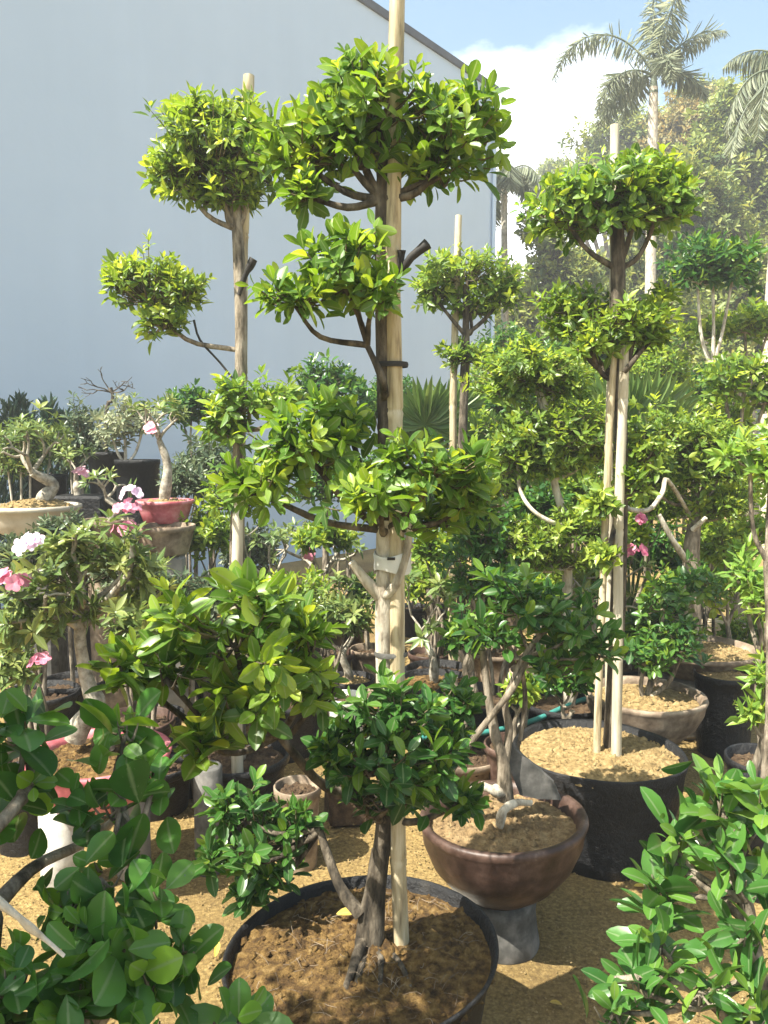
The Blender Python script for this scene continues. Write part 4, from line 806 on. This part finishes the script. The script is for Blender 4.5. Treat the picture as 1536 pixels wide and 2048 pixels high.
BUSH = (
    (300, 1180, 100, 55, 3.8, 'grey', 'low grey green plant tuft behind the lower left crown'),
    (415, 1060, 50, 60, 4.6, 'far', 'yellow green bush left of the bare post'),
    (420, 930, 60, 60, 5.4, 'grey', 'grey green bush between the red bowl and the left topiary'),
    (590, 1190, 90, 50, 4.4, 'far', 'leafy green clump behind the lower left crown, below the pink bloom'),
    (860, 1160, 60, 50, 4.8, 'far', 'yellow green clump right of the pale fork of the central trunk'),
    (900, 860, 90, 50, 6.0, 'far', 'green clump under the fan palm by the wall corner'),
    (1180, 980, 60, 60, 5.2, 'fardeep', 'dark clump behind the cloud pruned tree'),
    (1020, 820, 60, 60, 6.6, 'fardeep', 'dark bush behind the cloud pruned tree, near the wall corner'),
    (1310, 1100, 60, 60, 5.4, 'fardeep', 'dark bush in the gap behind the pruned slanting branch'),
    (690, 960, 90, 60, 5.6, 'fardeep', 'shaded bush seen below the third crown of the central topiary'),
    (1420, 1120, 70, 50, 5.8, 'fardeep', 'shaded bush beyond the stump bonsai'),
    (60, 1100, 70, 40, 3.9, 'grey', 'grey green tuft at the left edge below the pale bowl'),
    (500, 1100, 60, 50, 5.4, 'grey', 'thin grey green bush right behind the bare post'),
    (1230, 810, 80, 60, 6.8, 'fardeep', 'dark bush behind the two cream stakes'),
    (1380, 790, 70, 60, 7.2, 'fardeep', 'dark bush below the dark topiary ball'),
    (1120, 1180, 80, 50, 4.6, 'fardeep', 'dark low bush behind the glossy bowl bonsai'),
    (830, 1000, 60, 60, 6.2, 'fardeep', 'deep shaded bush right behind the central pole'),
    (60, 1240, 70, 60, 3.1, 'rosy', 'light green desert plant at the left edge below the pink blooms'),
    (290, 1240, 80, 50, 3.2, 'rosy', 'light green bushy plant between the red bowl rose and the lower left crown'),
    (250, 1130, 60, 45, 3.6, 'grey', 'grey green clump under the tan stacked bowl'),
    (20, 1330, 50, 50, 2.9, 'rosy', 'pale green clump at the left edge level with the red bowl'),
    (380, 1270, 60, 50, 3.4, 'fardeep', 'dark clump behind the left part of the lower left crown'),
    (680, 1230, 60, 45, 4.0, 'rosy', 'yellowish clump left of the central trunk fork'),
    (560, 1270, 60, 45, 3.8, 'fardeep', 'shaded clump behind the right part of the lower left crown'),
    (450, 1190, 60, 50, 4.2, 'grey', 'grey green clump at the foot of the bare post'),
    (370, 960, 50, 45, 5.0, 'grey', 'grey green bush right behind the red bowl at left'),
    (130, 1050, 60, 30, 4.1, 'grey', 'low grey green tuft under the rim of the pale bowl'),
    (1000, 960, 60, 60, 5.0, 'far', 'mid green bush right of the third crown of the central topiary'),
    (1160, 770, 70, 60, 6.2, 'far', 'mid green bush between the cloud pruned tree and the cream stakes'),
    (1300, 1000, 60, 50, 4.9, 'far', 'mid green bush above the slanting pruned branch'),
    (1460, 960, 60, 60, 4.8, 'far', 'mid green bush between the stump bonsai and the lime plant'),
    (1180, 1140, 60, 40, 4.2, 'far', 'mid green bush below the cloud pruned tree, left of the stakes'),
    (780, 800, 60, 50, 6.9, 'fardeep', 'dark bush at the wall foot right behind the central pole'),
    (960, 780, 50, 50, 7.2, 'far', 'mid green bush at the foot of the wall corner'),
    (650, 1070, 60, 40, 4.8, 'far', 'mid green bush below the third crown, left of the white tape'),
    (880, 1090, 60, 45, 4.3, 'far', 'mid green bush right of the white tape on the central pole'),
    (1010, 1190, 60, 50, 3.7, 'far', 'mid green bush behind the left part of the glossy bowl bonsai'),
    (1080, 1010, 70, 45, 4.4, 'fardeep', 'shaded bush inside the curve of the pale bent branch'),
    (1250, 1060, 50, 45, 4.4, 'far', 'mid green bush behind the stakes, beside the pink desert rose'),
    (1340, 1190, 60, 50, 4.7, 'far', 'mid green bush left of the sawn stump'),
    (1290, 1240, 50, 40, 4.0, 'fardeep', 'shaded bush above the rim of the bowl behind the sand bag'),
    (1500, 1260, 60, 45, 4.6, 'far', 'mid green bush at the right edge above the timber block'),
    (930, 1260, 50, 50, 3.3, 'fardeep', 'shaded bush behind the black pot right of the central pole'),
    (1130, 1350, 60, 40, 3.3, 'fardeep', 'shaded low bush over the teal hose'),
    (1040, 1370, 40, 35, 3.2, 'far', 'mid green low bush between the bowl bonsai stems'),
    (520, 1210, 60, 40, 4.6, 'rosy', 'yellowish clump behind the top of the lower left crown'),
    (1130, 960, 70, 50, 4.8, 'far', 'mid green bush below the middle cloud of the cloud pruned tree'),
    (1210, 900, 60, 60, 5.6, 'far', 'mid green bush directly behind the upper part of the stakes'),
    (1370, 850, 80, 50, 6.0, 'far', 'mid green bush behind the crown of the stump bonsai'),
    (1010, 700, 60, 50, 7.4, 'fardeep', 'dark bush between the wall corner and the cloud pruned tree'),
    (1160, 690, 70, 60, 7.0, 'fardeep', 'dark bush left of the stake tops'),
    (1310, 740, 70, 60, 6.6, 'far', 'mid green bush right of the stake tops'),
    (740, 1180, 50, 40, 4.9, 'fardeep', 'shaded bush behind the pale fork of the central trunk'),
    (1190, 800, 60, 45, 5.3, 'far', 'bright bush just left of the cream stakes, beyond the cloud pruned tree'),
    (1300, 800, 60, 45, 5.6, 'far', 'bright bush just right of the cream stakes, above the stump bonsai'),
    (1440, 830, 60, 45, 5.3, 'far', 'bright bush above the lime plant, right of the stump bonsai crown'),
    (1420, 1070, 55, 45, 4.8, 'far', 'bright bush hugging the right side of the sawn stump'),
    (960, 920, 60, 45, 5.6, 'far', 'bright bush left of the pale bent branch'),
    (1090, 1160, 60, 45, 4.1, 'far', 'bright bush just above the glossy bowl bonsai crown'),
    (1180, 1030, 55, 40, 4.7, 'far', 'bright bush between the bent branch and the stakes'))
for k, (px, py, rx, ry, Yb, sp, lab) in enumerate(BUSH):
    shrub('leafy_bush', lab, gb(px, Yb), [lobe(px, py, rx, ry, Yb), lobe(px - rx * .5, py + ry * .3, rx * .55, ry * .7, Yb), lobe(px + rx * .5, py + ry * .25, rx * .55, ry * .65, Yb)], sp, 140 + k, 6.5, potlabel='pot of the ' + ' '.join(lab.split()[:13]), potr=.13 + .02 * (k % 4), poth=.2 + .04 * (k % 3), potmat=['plastic_black', 'plastic_black', 'clay_old', 'plastic_black', 'terracotta'][k % 5], group='bushes filling the nursery rows', stems=3, trunk_r=.012)

# fan palms
def fan_palm(label, base, fans, seed, rad=.36):
    rng = np.random.default_rng(seed); base = np.array(base, float); th = plant('fan_palm', label, 'palm', tuple(base), 'fan palms behind the topiaries')
    mb = MB(); tube(mb, [base, base + [0, 0, .2], base + [0, 0, .45]], .06, .045, 10, 10, .2, rng); mb.build('trunk', 'bark_dark', th)
    for (px, py, Yf, ax, tilt, s) in fans:
        h = at(px, py, Yf); mb = MB(); tube(mb, [base + [0, 0, .4], (base + h) / 2 + [0, 0, .15], h], .010, .006, 10, 6, .05, rng, 1)
        n = 30; a = np.linspace(-2.0, 2.0, n) + ax
        fwd = np.array([0, -math.sin(tilt), math.cos(tilt)]); side = np.array([1., 0, 0]); nrm = np.cross(side, fwd)
        D = np.outer(np.cos(a), fwd) + np.outer(np.sin(a), side) + rng.normal(0, .03, (n, 3))
        Ln = rad * s * (1 - .12 * np.abs(a - ax)) * rng.uniform(.92, 1.05, n)
        leaves(mb, np.tile(h, (n, 1)), D, np.tile(nrm, (n, 1)) + rng.normal(0, .15, (n, 3)), Ln, Ln * .16, np.clip(rng.normal(.55, .15, n), 0, 1), 'low', .4, .12)
        mb.build('frond', ['leaf_fan', 'leaf_fan'], th)
fan_palm('fan palm with a bright folded leaf right of the central pole', gb(870, 5.8), [(850, 850, 5.7, .2, .5, 1.1), (900, 830, 5.9, .8, .3, .9), (960, 880, 5.8, 1.0, .6, .8), (820, 880, 5.8, -.8, .5, .8)], 151)
fan_palm('fan palm with spiky leaves just behind the two cream stakes', gb(1270, 5.0), [(1250, 850, 4.9, -.5, .4, 1.0), (1290, 840, 5.1, .9, .4, 1.1), (1330, 860, 5.0, 1.1, .5, .8), (1220, 830, 5.1, -1.0, .3, .9)], 152)

# ================================================================== LEFT BACKGROUND BOWLS
Y = 4.5
bA = at(70, 1010, Y); zA = bA[2]
pot('bonsai_bowl', 'pale wide shallow bowl at the left edge holding a desert rose', 'bowl', (bA[0], Y, zA - .16), prof_tray(.255, .16), 'pot_pale', 'soil_sand', .235, .14, seed=61, dome=.05)
pedestal('dark concrete stand under the pale bowl at the left edge', (bA[0], Y, 0), (.24, .24, zA - .163), 'stone_grey', .1, 11)
desert_rose('desert rose with a pale forked trunk in the pale bowl', (bA[0] + .02, Y, zA - .02), .62, .055, 161, lv=3, dense=2)
bB = at(330, 1050, 4.3); zB = bB[2]
pot('bonsai_bowl', 'tan shallow bowl stacked under the red bowl in the left distance', 'bowl', (bB[0], 4.3, zB - .16), prof_tray(.165, .16), 'clay_old', 'soil_dark', .15, .12, seed=62)
pedestal('round topped concrete stand under the stacked tan bowl', (bB[0], 4.3, 0), (.2, .2, zB - .163), 'concrete', .3, 12)
zR = at(330, 1000, 4.55)[2]
pot('bonsai_bowl', 'red shallow bowl with a slender grey trunk in the left distance', 'bowl', (at(330, 1000, 4.55)[0], 4.55, zR - .13), prof_tray(.165, .13), 'pot_red', 'soil_sand', .15, .11, seed=63)
pedestal('stand under the red bowl in the left distance', (at(330, 1000, 4.55)[0], 4.55, 0), (.2, .2, zR - .133), 'concrete', .2, 13)
rng = np.random.default_rng(63); T = lambda x, y: at(x, y, 4.55)
desert_rose('tall slender desert rose with knobbly grey base rising from the red bowl', tuple(T(330, 1005)), .62, .04, 164, lv=2, spec='rose', trunk=[T(325, 1030), T(330, 985), T(335, 930), T(318, 880)], dense=2, fl=((T(305, 860), 3, .04, .045, 'petal_pink', .7),))
mb = MB(); 
for q, (x, y, rr) in enumerate(((338, 955, .045), (345, 990, .032))):
    pass
desert_rose('small desert rose with upright forks before the stacked bowls', (at(218, 1050, 4.2)[0], 4.2, at(218, 1050, 4.2)[2]), .42, .035, 165, lv=2, fl=((at(262, 1020, 4.1), 10, .10, .030, 'petal_pink', .45), (at(255, 1060, 4.1), 7, .08, .030, 'petal_pink', .3), (at(262, 990, 4.1), 4, .05, .036, 'petal_pale', .5)))
p = at(218, 1050, 4.2); pot('plant_pot', 'dark round pot of the small forked desert rose', 'plant pot', (p[0], 4.2, 0), prof_nursery(.13, p[2] + .03), 'clay_old', 'soil_dark', .115, p[2], seed=64)
desert_rose('thin desert rose with one pale pink bloom in the long black planter', (at(155, 975, 4.9)[0], 4.9, at(155, 990, 4.9)[2]), .42, .03, 166, lv=2, fl=((at(163, 950, 4.85), 3, .04, .045, 'petal_pink', .7),))
p = at(165, 990, 4.9); mb = MB(); box(mb, (p[0], 4.9, 0), (.34, .26, p[2]), 0, 0, .015)
tag(mb.build('planter_box', 'plastic_black', origin=(p[0], 4.9, 0), smooth=False), 'long black planter box in the left distance', 'planter')
for (px, py, Yb, r, lab) in ((275, 920, 5.3, .15, 'tall black nursery bag behind the red bowl'), (215, 905, 5.5, .13, 'tall black nursery bag left of the bag behind the red bowl'), (95, 950, 5.3, .12, 'black bag behind the pale bowl at left')):
    p = at(px, py, Yb); pot('nursery_bag', lab, 'plant bag', (p[0], Yb, 0), prof_nursery(r, p[2]), 'plastic_black', 'soil_dark', r * .9, p[2] - .04, wob=.02, seed=px, group='black nursery bags by the wall')
def bag_shrub(label, px, lb, spec, Yb, zb, sd, cov=4.5):
    rng = np.random.default_rng(sd); b = np.array([at(px, 900, Yb)[0], Yb, zb]); th = plant('leafy_shrub', label, 'shrub', tuple(b)); mb = MB(); limbs(mb, rng, b, lb, .012, sub=4); mb.build('branch', 'bark_pale', th); crown(th, lb, spec, rng, cov); return th
bag_shrub('silvery pale leaved shrub by the wall at the left', 250, [lobe(245, 830, 55, 35, 5.3), lobe(225, 865, 40, 35, 5.3), lobe(285, 850, 35, 35, 5.3)], 'pale', 5.3, at(275, 930, 5.3)[2], 171)
bag_shrub('yellow green bush at the far left edge behind the pale bowl', 40, [lobe(40, 880, 55, 45, 5.2), lobe(15, 920, 40, 45, 5.2), lobe(100, 890, 45, 40, 5.3), lobe(60, 930, 40, 30, 5.2)], dict(SPEC['grey'], mat='leaf_rose'), 5.2, .3, 172)
bag_shrub('grey green bush left of the silvery shrub', 160, [lobe(160, 870, 40, 60, 5.6), lobe(140, 910, 40, 40, 5.6), lobe(190, 900, 35, 35, 5.6)], 'grey', 5.6, .3, 173)
def conifer(label, px, py_top, Yb, w_, sd):
    rng = np.random.default_rng(sd); top = at(px, py_top, Yb); b = np.array([top[0], Yb, 0]); th = plant('conifer', label, 'tree', tuple(b), 'slim conifers along the wall')
    mb = MB(); tube(mb, [b, top], .02, .004, 8, 7, .05, rng); mb.build('trunk', 'bark_dark', th)
    n = 700; s = rng.random(n) ** .8; z = .25 + (top[2] - .25) * s; r = w_ * (1 - s) ** .8 + .02; a = rng.random(n) * 6.28; rr = r * rng.random(n) ** .5
    P = np.stack([b[0] + rr * np.cos(a), b[1] + rr * np.sin(a), z], -1); D = np.stack([np.cos(a) * .5, np.sin(a) * .5, np.full(n, 1.)], -1) + rng.normal(0, .25, (n, 3)); mb = MB()
    leaves(mb, P, D, rng.normal(0, 1, (n, 3)), rng.uniform(.06, .12, n), np.full(n, .022), rng.random(n), 'low'); mb.build('foliage', 'leaf_conifer', th)
for k, (px, py, Yb, w_) in enumerate(((18, 815, 6.2, .16), (60, 835, 6.4, .14), (97, 805, 6.2, .17), (130, 830, 6.3, .15), (-20, 830, 6.1, .2), (40, 795, 6.6, .12), (170, 845, 6.2, .14))):
    conifer(['slim dark conifer at the left edge by the wall', 'short dark conifer, second from the left edge', 'tallest dark conifer among the left wall row', 'narrow dark conifer right of the tallest one', 'dark conifer cut by the left picture edge', 'thin pointed conifer behind the left pair', 'dark conifer nearest the grey green bush'][k], px, py, Yb, w_, 180 + k)
def bare_bonsai():
    rng = np.random.default_rng(191); Yb = 5.9; b = gb(215, Yb); th = plant('bare_bonsai', 'leafless dark bonsai with spreading twigs against the wall', 'tree', tuple(b)); mb = MB()
    tube(mb, [b, at(212, 860, Yb), at(225, 800, Yb), at(222, 775, Yb)], .02, .010, 14, 8, .12, rng); tips = []
    for d in ((-.9, 0, .15), (.7, .1, .5), (.9, -.1, .1), (-.4, .1, .6), (-.7, -.2, .3)): branching(mb, rng, at(222, 785, Yb), unit(np.array(d)), .10, .006, 2, tips, 2, .1)
    mb.build('trunk', 'bark_dark', th)
bare_bonsai()

# ================================================================== PALMS AND FAR TREES
def frond(mb, rng, p, az, el, Lf, droop, leaf, n=60, plume=4, wid=.035, sag=.5):
    P = [np.array(p, float)]; d = np.array([math.cos(az) * math.cos(el), math.sin(az) * math.cos(el), math.sin(el)]); seg = Lf / 14
    for k in range(14):
        P.append(P[-1] + d * seg); d = unit(d + np.array([0, 0, -droop / 14 * (1 + k * .12)]))
    tube(mb, P, .022, .006, 28, 5, .0, rng, 1); Q = smooth_path(P, 112); T_ = unit(np.gradient(Q, axis=0)); m_ = len(Q)
    i = np.repeat(np.linspace(int(m_ * .14), m_ - 1, n).astype(int), plume); k = len(i)
    if plume > 2: a = rng.random(k) * 6.28
    else: a = np.where(np.arange(k) % 2 == 0, 0, math.pi) + rng.normal(0, .2, k)
    u = unit(np.cross(T_[i], [0, 0, 1.]) + 1e-6); v = np.cross(u, T_[i]); rad = u * np.cos(a)[:, None] + v * np.sin(a)[:, None]
    D = rad * .85 + T_[i] * .55; D[:, 2] -= sag * rng.uniform(.6, 1.2, k); s = i / m_
    Ln = leaf * np.sin(np.clip(s * 1.05, .15, 1) * 2.6 + .25).clip(.3, 1) * rng.uniform(.85, 1.1, k)
    leaves(mb, Q[i], D, T_[i] + rng.normal(0, .3, (k, 3)), Ln, np.full(k, wid), np.clip(rng.normal(.5, .2, k), 0, 1), 'low', .15, .25)
def palm(label, Yp, trunk_px, r, fr, seed, leaf=.5, plume=4, wid=.045, sag=.5, shaft=True):
    rng = np.random.default_rng(seed); pts = [at(x, y, Yp) for x, y in trunk_px]; b = pts[0].copy(); b[2] = 0; th = plant('palm_tree', label, 'palm', tuple(b))
    mb = MB(); tube(mb, [b] + pts[1:], r * 1.15, r * .75, 30, 14, .03, rng); mb.build('trunk', 'bark_pale', th); top = pts[-1]
    mb = MB(); tube(mb, [top - [0, 0, .1], top + [0, 0, .3]], r * .8, r * .35, 8, 10, .05, rng); mb.build('crownshaft', 'leaf_palm', th)
    for az, el, Lf, dr in fr:
        mb = MB(); frond(mb, rng, top + [0, 0, .2], R(az), R(el), Lf, dr, leaf, 64, plume, wid, sag); mb.build('frond', ['leaf_palm', 'leaf_palm'], th)
palm('tall palm with pale ringed trunk and feathery fronds against the cloud', 14, [(1297, 900), (1299, 700), (1303, 400), (1307, 175)], .10,
     [(180, 58, 2.35, 1.9), (195, 15, 1.5, 1.6), (165, -5, 1.3, 1.2), (80, 82, 1.7, .5), (-60, 74, 1.6, .6), (0, 55, 1.5, .8), (10, 25, 1.2, 1.2), (-90, 30, 1.2, 1.8), (100, 30, 1.4, 1.4)], 201, .38, 4, .015, 1.0)
palm('palm with long weeping fronds at the upper right edge', 11, [(1540, 900), (1545, 560), (1600, 200)], .085,
     [(175, 45, 1.5, 2.6), (215, 30, 1.7, 2.6), (150, 65, 1.3, 1.4), (250, 40, 1.9, 2.6), (190, 5, 1.6, 1.8), (300, 50, 1.8, 2.2), (60, 60, 1.8, 1.8)], 202, .45, 2, .022, 1.3)
palm('small palm with hanging dry green fronds beside the wall corner', 15.5, [(1012, 900), (1010, 700), (1008, 380)], .08,
     [(20, 40, 1.1, 2.6), (160, 40, 1.0, 2.6), (270, 50, 1.2, 2.8), (330, 50, 1.1, 2.4), (60, 60, 1.2, 2.0), (100, 10, 1.2, 2), (240, 15, 1.2, 1.8)], 203, .45, 2, .022, 1.3)
def big_tree(label, Yt, base_px, lb, seed, material='leaf_wood', leaf=.20, cov=9, twr=.03, bark='bark', k=7):
    rng = np.random.default_rng(seed); b = gb(base_px, Yt); th = plant('broadleaf_tree', label, 'tree', tuple(b), 'trees beyond the nursery'); low = min(c[0][2] - c[1][2] * .6 for c in lb); c0 = np.mean([c[0] for c in lb], axis=0)
    hub = np.array([c0[0] * .6 + b[0] * .4, Yt, max(1.0, low * .8)]); mb = MB(); tube(mb, [b, (b + hub) / 2 + rng.normal(0, .1, 3), hub], .22, .15, 10, 10, .1, rng); limbs(mb, rng, hub, lb, .09, sub=3); mb.build('trunk', bark, th)
    crown(th, lb, dict(L=leaf, k=k, asp=.5, mat=material, kind='low'), rng, cov, twig_r=.012)
big_tree('rounded green tree on the hill left of the tall palm', 26, 1230, [lobe(1235, 290, 85, 65, 26), lobe(1150, 400, 60, 60, 26), lobe(1300, 300, 70, 70, 26), lobe(1200, 350, 60, 55, 26), lobe(1270, 360, 70, 60, 26), lobe(1180, 420, 60, 60, 26)], 211)
big_tree('tree with brownish tinged foliage right of the tall palm', 24, 1400, [lobe(1395, 245, 75, 55, 24), lobe(1350, 290, 60, 50, 24), lobe(1440, 270, 55, 55, 24), lobe(1400, 320, 90, 50, 24)], 212, 'leaf_rust')
big_tree('green treetop showing above the rusty tree', 30, 1420, [lobe(1410, 190, 55, 30, 30), lobe(1380, 205, 40, 25, 30), lobe(1450, 195, 40, 30, 30)], 213)
big_tree('big olive tree at the right edge behind the weeping palm', 20, 1490, [lobe(1490, 290, 80, 80, 20), lobe(1540, 200, 90, 70, 20), lobe(1470, 230, 70, 60, 20), lobe(1450, 360, 80, 80, 20), lobe(1400, 330, 70, 60, 20), lobe(1530, 400, 80, 80, 20), lobe(1480, 450, 80, 50, 20)], 214)
big_tree('dense green tree directly behind the right topiary crown', 17, 1330, [lobe(1340, 430, 100, 90, 17), lobe(1290, 400, 70, 70, 17), lobe(1430, 470, 80, 70, 17), lobe(1400, 400, 70, 60, 17), lobe(1310, 530, 80, 70, 17), lobe(1390, 520, 70, 70, 17), lobe(1350, 600, 100, 60, 17)], 215, leaf=.17)
big_tree('pale drooping tree between the wall corner and the right topiary', 15, 1110, [lobe(1110, 520, 55, 60, 15), lobe(1080, 460, 40, 45, 15), lobe(1150, 560, 50, 60, 15), lobe(1100, 590, 60, 45, 15)], 216, 'leaf_wood', leaf=.16)
big_tree('small far treetop in the gap under the cloud', 40, 1110, [lobe(1110, 340, 35, 25, 40), lobe(1090, 375, 40, 30, 40), lobe(1140, 375, 45, 35, 40)], 217)
big_tree('green tree seen low beside the wall corner', 19, 1040, [lobe(1030, 600, 50, 70, 19), lobe(1060, 640, 60, 60, 19), lobe(1030, 680, 60, 50, 19), lobe(1120, 660, 60, 60, 19)], 218, leaf=.18)
big_tree('green tree in the gap right of the right topiary trunk', 16, 1290, [lobe(1180, 560, 60, 60, 16), lobe(1210, 650, 60, 60, 16), lobe(1330, 680, 70, 60, 16), lobe(1270, 720, 80, 60, 16), lobe(1400, 640, 60, 60, 16)], 219, leaf=.16)
big_tree('dark green tree at the right edge under the weeping palm', 14, 1500, [lobe(1500, 560, 70, 60, 14), lobe(1460, 620, 60, 60, 14), lobe(1530, 680, 60, 70, 14), lobe(1440, 720, 70, 60, 14)], 220, 'leaf_wood', leaf=.15)
# far wood closing the horizon beyond the yard
def far_wood():
    rng = np.random.default_rng(231); mb = MB(); n = 16000
    x = rng.uniform(3, 40, n); y = rng.uniform(44, 60, n); z = rng.random(n) ** .6 * (9 + 9 * np.clip((x - 8) / 14, 0, 1) + 1.5 * np.sin(x * .9) + np.sin(x * 2.3))
    a = rng.normal(0, 1, (n, 3)); leaves(mb, np.stack([x, y, z], -1), a, rng.normal(0, 1, (n, 3)) + [0, -.6, .5], np.full(n, .9), np.full(n, .6), rng.random(n), 'low')
    o = mb.build('far_wood', 'leaf_wood'); o['kind'] = 'stuff'; o['label'] = 'distant mass of woodland beyond the nursery'
far_wood()

rng = np.random.default_rng(301)
for k in range(64):
    p = np.array([rng.uniform(-1.0, 1.2), rng.uniform(1.7, 3.6), .018]); mb = MB()
    leaves(mb, p[None], rng.normal(0, 1, (1, 3)) * [1, 1, .12], np.array([[rng.normal(0, .3), rng.normal(0, .3), 1.]]), np.array([rng.uniform(.035, .06)]), np.array([rng.uniform(.014, .024)]), np.array([rng.random()]), curl=rng.uniform(-.3, .2))
    tag(mb.build('fallen_leaf', 'leaf_dry', origin=tuple(p)), 'small dry yellow leaf fallen on the sandy ground', 'leaf', 'dry leaves on the ground')
def haze():
    m = bpy.data.materials.new('haze'); m.use_nodes = True; t = m.node_tree; t.nodes.clear(); o_ = t.nodes.new('ShaderNodeOutputMaterial'); v = t.nodes.new('ShaderNodeVolumePrincipled')
    v.inputs['Color'].default_value = (.95, .97, 1, 1); v.inputs['Density'].default_value = .0058; v.inputs['Anisotropy'].default_value = .2
    L(t, v.outputs[0], o_.inputs['Volume']); M['haze'] = m
    mb = MB(); x0, x1, y0, y1, z0, z1 = -420, 420, -420, 620, -1, 16
    mb.add([(x0, y0, z0), (x1, y0, z0), (x1, y1, z0), (x0, y1, z0), (x0, y0, z1), (x1, y0, z1), (x1, y1, z1), (x0, y1, z1)], [[0, 3, 2, 1], [4, 5, 6, 7], [0, 1, 5, 4], [1, 2, 6, 5], [2, 3, 7, 6], [3, 0, 4, 7]])
    o = mb.build('haze', 'haze', smooth=False); o['kind'] = 'stuff'; o['label'] = 'bright hazy air over the nursery'
haze()
